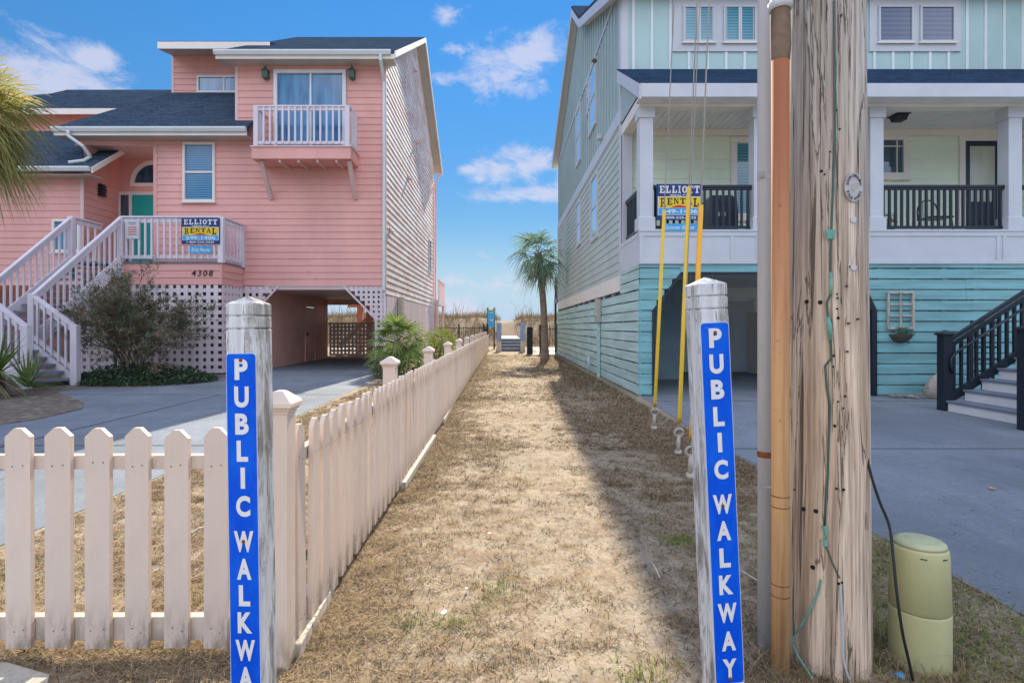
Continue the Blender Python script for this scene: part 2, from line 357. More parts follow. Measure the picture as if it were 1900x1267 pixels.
# ------------------------------------------------------------------ mesh helpers
class MB:
    def __init__(s): s.v = []; s.f = []
    def add(s, vs, fs):
        o = len(s.v); s.v += [tuple(v) for v in vs]; s.f += [tuple(i+o for i in f) for f in fs]; return s
    def box(s, a, b):
        (x0,y0,z0),(x1,y1,z1) = a, b
        if x0 > x1: x0, x1 = x1, x0
        if y0 > y1: y0, y1 = y1, y0
        if z0 > z1: z0, z1 = z1, z0
        return s.add([(x0,y0,z0),(x1,y0,z0),(x1,y1,z0),(x0,y1,z0),(x0,y0,z1),(x1,y0,z1),(x1,y1,z1),(x0,y1,z1)],
              [(0,3,2,1),(4,5,6,7),(0,1,5,4),(1,2,6,5),(2,3,7,6),(3,0,4,7)])
    def quad(s, *p): return s.add(p, [tuple(range(len(p)))])
    def prism(s, poly, d):               # poly of 3D points swept by vector d
        n = len(poly); d = Vector(d); a = [Vector(p) for p in poly]
        return s.add(a+[p+d for p in a], [tuple(range(n))[::-1], tuple(range(n,2*n))]+[(i,(i+1)%n,(i+1)%n+n,i+n) for i in range(n)])
    def bar(s, a, b, w, h, up=(0,0,1)):  # box beam from a to b
        a = Vector(a); b = Vector(b); d = (b-a).normalized(); up = Vector(up)
        if abs(d.dot(up)) > .98: up = Vector((0,1,0))
        r = d.cross(up).normalized(); u = r.cross(d)
        c = [(-r*w/2-u*h/2),(r*w/2-u*h/2),(r*w/2+u*h/2),(-r*w/2+u*h/2)]
        return s.add([a+x for x in c]+[b+x for x in c], [(3,2,1,0),(4,5,6,7),(0,1,5,4),(1,2,6,5),(2,3,7,6),(3,0,4,7)])
    def tube(s, pts, r, n=8, cap=True):
        pts = [Vector(p) for p in pts]; rs = r if isinstance(r, (list, tuple)) else [r]*len(pts); rings = []
        up = Vector((0,0,1)); d0 = (pts[1]-pts[0]).normalized()
        if abs(d0.z) > .9: up = Vector((0,1,0))
        for i, p in enumerate(pts):
            d = (pts[min(i+1,len(pts)-1)]-pts[max(i-1,0)]).normalized()
            a = d.cross(up)
            if a.length < 1e-4: a = d.cross(Vector((1,0,0)))
            a.normalize(); b = a.cross(d)
            rings.append([p+(a*math.cos(2*math.pi*k/n)+b*math.sin(2*math.pi*k/n))*rs[i] for k in range(n)])
        vs = [v for rg in rings for v in rg]; fs = []
        for i in range(len(pts)-1):
            for k in range(n): fs.append((i*n+k, i*n+(k+1)%n, (i+1)*n+(k+1)%n, (i+1)*n+k))
        if cap: fs += [tuple(range(n))[::-1], tuple(range((len(pts)-1)*n, len(pts)*n))]
        return s.add(vs, fs)
    def lathe(s, prof, c=(0,0,0), n=24):  # prof of (r,z)
        vs = [(c[0]+r*math.cos(2*math.pi*k/n), c[1]+r*math.sin(2*math.pi*k/n), c[2]+z) for r, z in prof for k in range(n)]
        fs = [(i*n+k, i*n+(k+1)%n, (i+1)*n+(k+1)%n, (i+1)*n+k) for i in range(len(prof)-1) for k in range(n)]
        fs += [tuple(range(n))[::-1], tuple(range((len(prof)-1)*n, len(prof)*n))]
        return s.add(vs, fs)
    def square(s, prof, c=(0,0,0)):       # prof of (hx, hy, z) stacked rectangles
        vs = []; fs = []
        for hx, hy, z in prof:
            vs += [(c[0]-hx,c[1]-hy,c[2]+z),(c[0]+hx,c[1]-hy,c[2]+z),(c[0]+hx,c[1]+hy,c[2]+z),(c[0]-hx,c[1]+hy,c[2]+z)]
        for i in range(len(prof)-1):
            for k in range(4): fs.append((i*4+k, i*4+(k+1)%4, i*4+4+(k+1)%4, i*4+4+k))
        m = 4*(len(prof)-1); fs += [(3,2,1,0), (m,m+1,m+2,m+3)]
        return s.add(vs, fs)
    def build(s, name, mat, parent=None, smooth=False, bevel=0, label=None):
        me = bpy.data.meshes.new(name); org = ORG.get(parent.name, Vector()) if parent else Vector()
        me.from_pydata([(v[0]-org[0], v[1]-org[1], v[2]-org[2]) for v in s.v], [], s.f)
        me.materials.append(mat)
        if smooth: me.polygons.foreach_set('use_smooth', [True]*len(me.polygons))
        me.update()
        o = bpy.data.objects.new(name, me); COL.objects.link(o)
        if parent: o.parent = parent; ORG[o.name] = org
        else: ORG[o.name] = Vector()
        if bevel:
            b = o.modifiers.new('bevel', 'BEVEL'); b.width = bevel; b.segments = 2; b.limit_method = 'ANGLE'; b.angle_limit = R(40)
        if label: o['label'] = label
        return o
ORG = {}
def tag(o, label, cat, group=None, kind=None):
    if kind: o['kind'] = kind
    o['label'] = label; o['category'] = cat
    if group: o['group'] = group
    return o
def thing(name, loc, label, cat, group=None, local=False, rot=None):
    o = bpy.data.objects.new(name, None); COL.objects.link(o); o.location = loc; o.empty_display_size = .2
    ORG[o.name] = Vector() if local else Vector(loc)
    if rot: o.rotation_euler = rot
    return tag(o, label, cat, group)
def struct(o): o['kind'] = 'structure'; return o
def child_copy(o, parent, loc=None, rot=None):
    c = o.copy(); COL.objects.link(c); c.parent = parent; ORG[c.name] = ORG.get(o.name, Vector())
    if loc is not None: c.location = loc
    if rot is not None: c.rotation_euler = rot
    return c

_tcache = {}
def text_verts(s, bold=.0, shear=0., spacing=1.):
    key = (s, bold, shear, spacing)
    if key in _tcache: return _tcache[key]
    cu = bpy.data.curves.new('t', 'FONT'); cu.body = s; cu.offset = bold; cu.shear = shear; cu.resolution_u = 4; cu.fill_mode = 'FRONT'; cu.space_character = spacing
    o = bpy.data.objects.new('t', cu); COL.objects.link(o)
    dg = bpy.context.evaluated_depsgraph_get(); me = bpy.data.meshes.new_from_object(o.evaluated_get(dg))
    vs = np.array([v.co[:2] for v in me.vertices]); fs = [tuple(p.vertices) for p in me.polygons]
    bpy.data.objects.remove(o); bpy.data.curves.remove(cu); bpy.data.meshes.remove(me)
    lo, hi = vs.min(0), vs.max(0); vs = (vs-(lo+hi)/2)/(hi-lo)
    _tcache[key] = (vs, fs, (hi-lo)); return _tcache[key]
def text(mb, s, cx, cz, w, h, y, bold=.02, shear=0., th=.002, spacing=1.):
    vs, fs, sz = text_verts(s, bold, shear, spacing)
    if w is None: w = h*sz[0]/sz[1]
    if h is None: h = w*sz[1]/sz[0]
    mb.add([(cx+v[0]*w, y, cz+v[1]*h) for v in vs], fs)
def rrect(x0, x1, z0, z1, r, y, n=5):
    pts = []
    for (cx, cz, a0) in ((x1-r, z1-r, 0), (x0+r, z1-r, 90), (x0+r, z0+r, 180), (x1-r, z0+r, 270)):
        for k in range(n+1):
            a = R(a0+90*k/n); pts.append(Vector((cx+r*math.cos(a), y, cz+r*math.sin(a))))
    return pts

def _r(a, b, c, d): return [(a,b),(c,b),(c,d),(a,d)]
SLAB = {
 'E': [_r(.05,0,.95,.16),_r(.05,.84,.95,1),_r(.16,.16,.42,.84),_r(.42,.43,.72,.57),_r(.8,.16,.95,.34),_r(.8,.66,.95,.84)],
 'L': [_r(.05,0,.95,.16),_r(.18,.16,.46,.84),_r(.05,.84,.62,1),_r(.78,.16,.95,.42)],
 'I': [_r(.1,0,.9,.16),_r(.1,.84,.9,1),_r(.32,.16,.68,.84)],
 'T': [_r(.2,0,.8,.15),_r(.36,.15,.64,.84),_r(.02,.84,.98,1),_r(.02,.62,.15,.84),_r(.85,.62,.98,.84)],
 'R': [_r(.02,0,.5,.12),_r(.14,.12,.36,.87),_r(.02,.87,.72,1),_r(.62,.56,.84,.88),_r(.36,.44,.74,.56),[(.5,.44),(.72,.44),(1,.0),(.76,0)]],
 'N': [_r(.02,0,.4,.1),_r(.13,.1,.27,.9),[(.02,.9),(.02,1),(.34,1),(.86,.08),(.86,0),(.7,0),(.16,.9)],_r(.73,.12,.86,.9),_r(.6,.9,1,1)],
 'A': [[(.1,.1),(.22,.1),(.54,.92),(.44,1)],[(.44,1),(.58,1),(.93,.1),(.68,.1)],_r(.26,.32,.74,.44),_r(0,0,.36,.1),_r(.56,0,1,.1)],
 'O': [[(.5+.48*math.cos(a),.5+.5*math.sin(a)),(.5+.48*math.cos(b),.5+.5*math.sin(b)),(.5+.2*math.cos(b),.5+.33*math.sin(b)),(.5+.2*math.cos(a),.5+.33*math.sin(a))] for a, b in [(math.pi*k/8, math.pi*(k+1)/8) for k in range(16)]]}
def slabtext(mb, word, x0, x1, ztop, heights, y, widths=None):
    wd = [(.6 if c == 'I' else 1.) for c in word]; gap = .14; tot = sum(wd)+gap*(len(word)-1); u = (x1-x0)/tot; x = x0
    for c, w_, h in zip(word, wd, heights):
        for poly in SLAB[c]: mb.quad(*[(x+px_*w_*u, y, ztop-h+pz_*h) for px_, pz_ in poly])
        x += (w_+gap)*u
def spline(pts, n=5):
    P_ = [Vector(p) for p in pts]; P_ = [P_[0]*2-P_[1]]+P_+[P_[-1]*2-P_[-2]]; o_ = []
    for i in range(1, len(P_)-2):
        a, b, c, d = P_[i-1:i+3]
        for k in range(n):
            t_ = k/n; o_.append(.5*((2*b)+(c-a)*t_+(2*a-5*b+4*c-d)*t_*t_+(3*b-a-3*c+d)*t_**3))
    return o_+[P_[-2]]
def siding(mb, O, U, Nn, z0, z1, Lf, Rf, course=.165, holes=(), lap=.016, kinks=()):
    O = Vector(O); U = Vector(U); Nn = Vector(Nn); Z = Vector((0,0,1))
    br = sorted(set([h[2] for h in holes]+[h[3] for h in holes]+list(kinks)))
    z = z0
    def pt(u, zz, o): return O+U*u+Z*zz+Nn*o
    while z < z1-1e-4:
        top = min(z+course, z1); sub = [z]+[b for b in br if z+1e-3 < b < top-1e-3]+[top]
        for a, b in zip(sub[:-1], sub[1:]):
            act = sorted([h for h in holes if h[2] <= a+2e-3 and h[3] >= b-2e-3])
            oa, ob = lap*(1-(a-z)/course), lap*(1-(b-z)/course)
            cur = (Lf(a), Lf(b)); segs = []
            for h in act: segs.append((cur, (h[0], h[0]))); cur = (h[1], h[1])
            segs.append((cur, (Rf(a), Rf(b))))
            for (la, lb), (ra, rb) in segs:
                if ra-la < 1e-3 and rb-lb < 1e-3: continue
                ra = max(ra, la); rb = max(rb, lb)
                mb.quad(pt(la,a,oa), pt(ra,a,oa), pt(rb,b,ob), pt(lb,b,ob))
                if a == z: mb.quad(pt(la,a,0), pt(ra,a,0), pt(ra,a,oa), pt(la,a,oa))
        z = top
def K(v): return lambda z: v
def lattice(mb, O, U, Nn, u0, u1, z0, z1, pitch=.213, strip=.118, inside=None, th=.022):
    O = Vector(O); U = Vector(U); Nn = Vector(Nn); Z = Vector((0,0,1))
    nu = max(1, round((u1-u0)/pitch)); nz_ = max(1, round((z1-z0)/pitch)); pu = (u1-u0)/nu; pz = (z1-z0)/nz_
    def slab(a0, a1, b0, b1, o0, o1):
        p = [O+U*a+Z*b+Nn*o0 for a, b in ((a0,b0),(a1,b0),(a1,b1),(a0,b1))]
        mb.prism(p, Nn*(o1-o0))
    for i in range(nu):
        for j in range(nz_):
            u = u0+i*pu; z = z0+j*pz
            if inside and not inside(u+pu/2, z+pz/2): continue
            slab(u, u+strip, z, z+pz, 0, th); slab(u+strip, u+pu, z+.003, z+strip-.003, -.012, th*.5)

def window(par, x0, x1, z0, z1, Y, mframe, mpane, fw=.08, mull=(), trans=(), depth=.06, name='window', sill=True, thin=.03):
    m = MB()
    m.box((x0,Y-depth,z1-fw),(x1,Y+.05,z1)).box((x0,Y-depth,z0),(x1,Y+.05,z0+fw))
    m.box((x0,Y-depth,z0+fw),(x0+fw,Y+.05,z1-fw)).box((x1-fw,Y-depth,z0+fw),(x1,Y+.05,z1-fw))
    for u in mull: m.box((u-thin,Y-depth*.7,z0+fw),(u+thin,Y+.05,z1-fw))
    xs = [x0+fw]+sorted(mull)+[x1-fw]
    for zz in trans:
        for a, b in zip(xs[:-1], xs[1:]):
            m.box((a+(thin if a in mull else 0),Y-depth*.6,zz-thin),(b-(thin if b in mull else 0),Y+.05,zz+thin))
    fr = m.build(name, mframe, par, bevel=.006)
    MB().box((x0+fw*.5,Y-.005,z0+fw*.5),(x1-fw*.5,Y+.03,z1-fw*.5)).build('pane', mpane, fr)
    if sill: MB().box((x0-.03,Y-depth-.04,z0-.04),(x1+.03,Y+.02,z0-.002)).build('sill', mframe, fr)
    return fr

# strand ribbons for grass (numpy)
def ribbons(name, base, length, width, lean, flat, mat, segs=2, up=1., parent=None):
    """base Nx3; curved tapering ribbons. flat: 0 upright .. 1 lying"""
    n = len(base); rng = np.random.default_rng(abs(hash(name)) % 1000 if False else len(name)*13+n)
    az = rng.uniform(0, 2*np.pi, n); d = np.stack([np.cos(az), np.sin(az), np.zeros(n)], 1)
    bend = rng.uniform(-.9, .9, n); s = np.stack([-d[:,1], d[:,0], np.zeros(n)], 1)
    V = np.zeros((n, segs+1, 2, 3))
    for k in range(segs+1):
        t = k/segs
        hor = length*(flat*t+(1-flat)*lean*t*t)
        ver = length*((1-flat)*up*(t-.25*lean*t*t)+flat*lean*(t*(1-t)*1.2))
        c = base+d*hor[:,None]+s*(bend*length*t*t*.5)[:,None]; c[:,2] += ver
        wv = (width*(1-t*.8))[:,None]/2
        ws = s*np.cos(bend*t*1.0)[:,None]+d*np.sin(bend*t)[:,None]*.6
        V[:,k,0] = c-ws*wv; V[:,k,1] = c+ws*wv
    vs = V.reshape(-1, 3); per = (segs+1)*2
    off = np.arange(n)[:,None]*per
    fs = np.concatenate([off+np.array([[2*k,2*k+1,2*k+3,2*k+2]]) for k in range(segs)], 1).reshape(-1, 4)
    me = bpy.data.meshes.new(name)
    me.vertices.add(len(vs)); me.vertices.foreach_set('co', vs.astype(np.float32).ravel())
    me.loops.add(fs.size); me.loops.foreach_set('vertex_index', fs.astype(np.int32).ravel())
    me.polygons.add(len(fs)); me.polygons.foreach_set('loop_start', np.arange(0, fs.size, 4, dtype=np.int32))
    me.update(calc_edges=True); me.materials.append(mat)
    o = bpy.data.objects.new(name, me); COL.objects.link(o); ORG[o.name] = Vector()
    if parent: o.parent = parent
    return o

#@@ SETTING
# ------------------------------------------------------------------ setting
def gz(x, y):
    if x < -3.05 or x > 2.42: return 0.
    k = min(1, (x+3.05)/.2, (2.42-x)/.2)
    return k*(.030*mnoise.noise((x*1.3, y*1.1, 1))+.016*mnoise.noise((x*6, y*6, 3))+.010*mnoise.noise((x*15, y*15, 7)))-.004*k
xs = sorted(set([-400,-150,-60,-30,-20,-14,-10,-7,-5,-4,-3.5]+[round(-3.1+.045*i,3) for i in range(124)]+[2.6,3,4,6,9,14,20,30,60,150,400]))
ys = [-60,-20,-8,-3,0]+[round(.8+.05*i,3) for i in range(150)]+[8.4+.2*i for i in range(60)]+[20.6,22,24,27,30,34,38,45,60,90,150,300,700]
mb = MB(); nx = len(xs)
mb.v = [(x, y, gz(x, y) if y < 22 else 0) for y in ys for x in xs]
mb.f = [(j*nx+i, j*nx+i+1, (j+1)*nx+i+1, (j+1)*nx+i) for j in range(len(ys)-1) for i in range(nx-1)]
struct(mb.build('ground', m_ground, smooth=True))
def slab(name, poly, z, mat, th=.02):
    m = MB(); m.prism([Vector((x,y,z-th)) for x, y in poly], (0,0,th)); o = m.build(name, mat); return struct(o)
slab('driveway', [(-3.1,-3),(-3.08,8),(-3.2,14),(-3.62,17.4),(-3.62,24.4),(-40,24.4),(-40,-3)], .006, m_conc, .06)
m = MB()
m.box((-40,6.45,.0055),(-3.1,6.475,.0095)).box((-14,11.3,.0055),(-3.2,11.32,.0095)).box((-5.6,-2,.0055),(-5.575,11.3,.0095))
struct(m.build('driveway_joint', m_joint))
slab('driveway', [(2.45,-3),(2.42,6),(2.52,8),(2.7,11.3),(2.9,11.3),(2.9,17.2),(40,17.2),(40,-3)], .006, m_conc, .06)
m = MB(); m.box((2.45,6.28,.0055),(40,6.305,.0095)).box((6.3,-2,.0055),(6.325,6.28,.0095)).box((2.75,10.3,.0055),(40,10.32,.0095))
struct(m.build('driveway_joint', m_joint))
slab('planting_bed', [(-6.84,7.78),(-6.72,8.3),(-6.85,9.3),(-7.44,10.15),(-8.5,11.1),(-9.3,11.9),(-9.0,12.35),(-7.87,12.8),(-7.6,13.8),(-7.46,15.2),(-7.46,16.0),(-30,16.0),(-30,7.4)], .016, m_mulch, .04)
slab('sidewalk', [(-8,.3),(-1.75,.3),(-1.55,1.9),(-1.72,2.17),(-1.95,2.25),(-8,2.27)], .03, m_conc2, .06)
slab('pool_paving', [(1.4,27.8),(9,27.8),(9,36),(1.9,36),(1.9,29)], .02, m_pool, .04)
# dune
xs = np.linspace(-60, 60, 121); ys = np.linspace(37, 95, 60)
def dz(x, y):
    t = (y-38)/9.; k = max(0, min(1, t)); k = k*k*(3-2*k)
    path = math.exp(-((x-(.15+.02*(y-36)))/1.1)**2)
    h = (2.0+.35*mnoise.noise((x*.13, y*.13, 2))+.25*mnoise.noise((x*.4, y*.4, 5)))*k
    if y > 52: h *= max(-.2, 1-(y-52)/30)
    return h*(1-.18*path)-.1*(1-k)
mb = MB(); mb.v = [(x, y, dz(x, y)) for y in ys for x in xs]
mb.f = [(j*121+i, j*121+i+1, (j+1)*121+i+1, (j+1)*121+i) for j in range(59) for i in range(120)]
struct(mb.build('dune', m_dune, smooth=True))
rng = np.random.default_rng(3)
pts = []
while len(pts) < 42000:
    x = rng.uniform(-40, 40); y = rng.uniform(38, 54)
    if abs(x-(.15+.02*(y-36))) < .8*rng.uniform(.6,1.2): continue
    if mnoise.noise((x*.5, y*.5, 9)) < -.25: continue
    pts.append((x, y, dz(x, y)-.02))
b = np.array(pts); n = len(b)
tag(ribbons('dune_grass', b, rng.uniform(.25,.85,n), rng.uniform(.02,.05,n), rng.uniform(.2,1.1,n), rng.uniform(0,.35,n), m_dunegrass), 'tawny dry grass covering the far dune', 'dune grass', kind='stuff')
pts = []
while len(pts) < 420:
    x = rng.uniform(-26, 22); y = rng.uniform(43, 50)
    if abs(x-.4) < .7: continue
    pts.append((x, y, dz(x, y)))
b = np.array(pts); n = len(b)
tag(ribbons('sea_oats', b, rng.uniform(.8,1.9,n), rng.uniform(.03,.07,n), rng.uniform(.05,.5,n), rng.uniform(0,.1,n), m_dunegrass, 3), 'tall thin sea oat stems along the dune crest', 'sea oats', kind='stuff')

#@@ FENCE
# ------------------------------------------------------------------ picket fences
def picket_mesh(name, seed, half=.050):
    rnd = random.Random(seed)
    mbp = MB(); w = half+rnd.uniform(-.003,.003); h = .89+rnd.uniform(-.008,.008)
    c = .034
    mbp.prism([Vector((-w,-.011,.0)),Vector((w,-.011,.0)),Vector((w,-.011,h-c)),Vector((w*.28,-.011,h)),Vector((-w*.28,-.011,h)),Vector((-w,-.011,h-c))], (0,.022,0))
    nf_ = len(mbp.f)
    for zz in (.745, .075):
        for xx in (-.02, .022):
            q = xx+rnd.uniform(-.006,.006); zq = zz+rnd.uniform(-.012,.012); mbp.box((q-.0028,-.0118,zq-.0028),(q+.0028,-.0108,zq+.0028))
    me = bpy.data.meshes.new(name); me.from_pydata(mbp.v, [], mbp.f); me.materials.append(m_fence); me.materials.append(m_rust)
    for p_ in me.polygons[nf_:]: p_.material_index = 1
    me.update(); return me
pmesh = [picket_mesh('picket', i) for i in range(6)]; pslim = [picket_mesh('picket', i+9, .0445) for i in range(6)]
def add_picket(par, x, y, z, rz):
    o = bpy.data.objects.new('picket', random.choice(pmesh if rz == 0 else pslim)); COL.objects.link(o); o.parent = par
    o.location = Vector((x,y,z))-ORG[par.name]; o.rotation_euler = (random.gauss(0,.006), random.gauss(0,.007), rz+random.gauss(0,.015))
    b = o.modifiers.new('bevel','BEVEL'); b.width = .002; b.segments = 1
    return o
def fence_post(par, x, y, h=1.0, w=.054):
    m = MB(); m.square([(w,w,0),(w,w,h),(w+.004,w+.004,h+.002),(w+.004,w+.004,h+.012),(w+.012,w+.012,h+.016),(w+.012,w+.012,h+.026)], (x,y,0))
    p = m.build('fence_post', m_fence, par, bevel=.003)
    c = MB(); c.square([(w+.021,w+.021,h+.027),(w+.021,w+.021,h+.043),(w+.016,w+.016,h+.052),(.02,.02,h+.088),(.006,.006,h+.092)], (x,y,0))
    c.build('post_cap', m_fence, p, bevel=.002)
front = thing('picket_fence', (-1.5,2.38,0), 'pinkish white picket fence facing the viewer beside the left walkway post', 'fence')
for i in range(15):
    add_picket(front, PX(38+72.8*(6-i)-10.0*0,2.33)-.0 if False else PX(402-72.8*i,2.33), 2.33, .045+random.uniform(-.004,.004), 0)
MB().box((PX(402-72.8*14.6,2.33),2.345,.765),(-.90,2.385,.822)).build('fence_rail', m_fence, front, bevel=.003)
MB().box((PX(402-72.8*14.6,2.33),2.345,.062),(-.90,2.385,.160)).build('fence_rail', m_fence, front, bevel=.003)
fence_post(front, -.888, 2.285, 1.005, .045)
side = thing('picket_fence', (-.9,16,0), 'long pinkish white picket fence running beside the sandy walkway to the dune', 'fence')
def fx(y): return -.853+.105*(y-2.4)/28.6
y = 2.415; k = 0; restm = MB()
while y < 31:
    z = .045+random.uniform(-.006,.006)
    if k < 100: add_picket(side, fx(y)+random.gauss(0,.002), y, z, R(90))
    else:
        w_, h_, x_ = .05, .89, fx(y)
        restm.prism([Vector((x_-.011,y-w_,z)),Vector((x_-.011,y+w_,z)),Vector((x_-.011,y+w_,z+h_-.034)),Vector((x_-.011,y+.014,z+h_)),Vector((x_-.011,y-.014,z+h_)),Vector((x_-.011,y-w_,z+h_-.034))], (.022,0,0))
    y += .1535; k += 1
rp_ = restm.build('picket', m_fence, side); rp_['kind'] = 'stuff'
for za, zb in ((.765,.822),(.062,.16)):
    m = MB()
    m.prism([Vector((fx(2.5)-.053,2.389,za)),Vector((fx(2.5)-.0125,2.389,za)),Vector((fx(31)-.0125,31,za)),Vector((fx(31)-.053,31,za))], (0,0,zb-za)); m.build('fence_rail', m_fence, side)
for i in range(1, 12): fence_post(side, fx(2.44+2.5*i)-.125, 2.44+2.5*i)

#@@ POSTS
# ------------------------------------------------------------------ walkway posts
def walkway_post(X, Yf, top, rot, letters, sign, label, w=.049):
    root = thing('walkway_post', (X, Yf+w, 0), label, 'sign post', 'walkway posts', local=True, rot=rot)
    g1, g2, sh = top-.102, top-.062, top-.022
    m = MB(); m.square([(w,w,-.05),(w,w,.5),(w,w,1.),(w,w,g1-.004),(w*.90,w*.90,g1-.0015),(w*.90,w*.90,g1+.0015),(w,w,g1+.004),(w,w,g2-.004),(w*.9,w*.9,g2-.0015),(w*.9,w*.9,g2+.0015),(w,w,g2+.004),(w,w,sh-.003),(w*.95,w*.95,sh),(w*.05,w*.05,top)])
    post = m.build('post', m_post, root, bevel=.0015)
    x0, x1, z0, z1 = sign
    s = MB(); s.prism(rrect(x0, x1, z0, z1, .012, -w-.0005), (0,-.003,0)); edge = s.build('sign_plate', m_signedge, root)
    s = MB(); s.prism(rrect(x0+.0022, x1-.0022, z0+.0022, z1-.0022, .010, -w-.0035), (0,-.0008,0)); s.build('sign_face', m_blue, edge)
    for ch, cx, cz, hh in letters:
        m = MB(); wd = {'I':.011,'W':.062,'A':.046,'L':.036,'K':.046,'Y':.046,'C':.045,'U':.046,'B':.043,'P':.042}[ch]
        if ch == 'I': m.box((cx-.0068,-w-.0046,cz-hh/2),(cx+.0068,-w-.0062,cz+hh/2))
        else:
            text(m, ch, cx, cz, wd, hh, -w-.0062, .045)
        m.build('lettering', m_signwhite, edge)
    return root, edge
s = 1.75/F
zl = [685,736,786,836,886,938,1003,1054,1103,1153,1204,1254,1305]
lt = [(c, .001, HZ-(y-CY)*s, 39*s) for c, y in zip('PUBLICWALKWAY', zl)]
root, edge = walkway_post(-.776, 1.75, 1.445, (0,R(-.9),R(-4)), lt, (-.0485,.0475,HZ-(1345-CY)*s,HZ-(655-CY)*s), 'left weathered post with rusty bolt on its blue sign beside the picket fence')
for z in (HZ-(668-CY)*s, HZ-(1000-CY)*s):
    MB().lathe([(.0,0),(.006,0.001),(.005,.004),(.0,.005)], n=10).build('bolt', m_rust, edge, smooth=True)
    bb = bpy.context.scene.objects[-1] if False else None
for o in [o for o in edge.children if o.name.startswith('bolt')]:
    pass
bz = [HZ-(668-CY)*s, HZ-(1003-CY)*s]
for o, z in zip([o for o in edge.children if o.name.startswith('bolt')], bz): o.location = (0,-.0535,z); o.rotation_euler = (R(90),0,0)
s = 1.8/F
zl = [626,674,721,771,819,869,933,982,1032,1082,1134,1186,1237]
lt = [(c, .000, HZ-(y-CY)*s, 36*s) for c, y in zip('PUBLICWALKWAY', zl)]
root, edge = walkway_post(.722, 1.8, 1.51, (0,R(-2.6),R(5)), lt, (-.047,.047,HZ-(1266-CY)*s,HZ-(597-CY)*s), 'leaning weathered post with full length blue sign beside the utility pole')
for z in (HZ-(616-CY)*s, HZ-(936-CY)*s, HZ-(1256-CY)*s):
    o = MB().lathe([(.0,0),(.006,0.001),(.005,.004),(.0,.005)], n=10).build('bolt', m_rust, edge, smooth=True); o.location = (0,-.0535,z); o.rotation_euler = (R(90),0,0)

#@@ POLE
# ------------------------------------------------------------------ utility pole
PXc, PYc = 1.342, 2.36
pole = thing('utility_pole', (PXc,PYc,0), 'thick weathered wooden utility pole with conduits and round metal tag', 'utility pole')
m = MB(); n = 56; H = [-.1,0,.1,.25,.5,.8,1.1,1.4,1.7,2.0,2.3,2.6,3.0,4,6,9,13.5]
for z in H:
    r0 = .160-.009*min(z,3)-.0035*max(0,z-3)
    for k in range(n):
        a = 2*math.pi*k/n; r = r0*(1+.012*mnoise.noise((math.cos(a)*2.5, math.sin(a)*2.5, z*.5))+.008*mnoise.noise((math.cos(a)*9, math.sin(a)*9, z*.9)))
        m.v.append((PXc+r*math.cos(a), PYc+r*math.sin(a), z))
for i in range(len(H)-1):
    for k in range(n): m.f.append((i*n+k, i*n+(k+1)%n, (i+1)*n+(k+1)%n, (i+1)*n+k))
m.f.append(tuple(range((len(H)-1)*n, len(H)*n)))
m.build('shaft', m_pole, pole, smooth=True)
def prad(z): return .160-.009*min(z,3)-.0035*max(0,z-3)
def onpole(px, py, off=.003):
    # point on the front of the shaft along the ray through the pixel
    dx, dz_ = (px-CX)/F, -(py-CY)/F; z = 1.
    for _ in range(6):
        r = prad(z)+off; a = dx*dx+1; b = -2*(dx*PXc+PYc); c = PXc**2+PYc**2-r*r; D = b*b-4*a*c
        t_ = (-b-math.sqrt(max(D,0)))/(2*a); z = HZ+dz_*t_
    return Vector((dx*t_, t_, z))
o_x, o_y = 1.10, 2.26
m = MB(); m.tube([(o_x,o_y,-.05),(o_x,o_y,2.52)], .0335, 20)
cond = m.build('conduit', m_orange, pole, smooth=True, label='sun faded orange conduit strapped to the pole')
for z in (.683,.64,.335,.29): MB().tube([(o_x,o_y,z-.002),(o_x,o_y,z+.002)], .0342, 20).build('coupling_ring', m_rust, cond)
m = MB(); m.tube([(o_x,o_y,2.40),(o_x+.002,o_y,2.46),(o_x,o_y,2.56),(o_x,o_y,2.62)], [.0345,.038,.037,.036], 16, False); m.build('tape_wrap', m_tape, cond, smooth=True)
m = MB(); m.tube([(o_x,o_y,2.60),(o_x,o_y,2.625),(o_x,o_y,2.64),(o_x,o_y,9)], [.043,.046,.036,.036], 18); m.build('metal_riser', m_gpipe, cond, smooth=True)
g_x, g_y = 1.132, 2.46
m = MB(); m.tube([(g_x,g_y,-.05),(g_x,g_y,9)], .031, 18); gp = m.build('conduit', m_gpipe, pole, smooth=True, label='grey conduit behind the orange one')
m = MB(); m.tube([(g_x,g_y,1.98),(g_x,g_y,2.015)], .0335, 18); m.box((g_x-.045,g_y-.03,1.985),(g_x+.02,g_y-.024,2.01)); m.build('strap', m_metal, gp, smooth=False)
MB().tube([(g_x,g_y,.79),(g_x,g_y,.815)], .0318, 18, False).build('rust_band', m_rust, gp)
MB().box((g_x-.05,g_y-.034,.665),(g_x+.01,g_y-.03,.673)).build('cable_tie', m_metal, gp)
m = MB(); wx, wy = PXc+.152, PYc+.05
m.tube([(wx-.012,wy,1.6),(wx,wy,1.0),(wx+.02,wy,.0)], .016, 12); m.build('wire_guard', m_white2, pole, smooth=True)
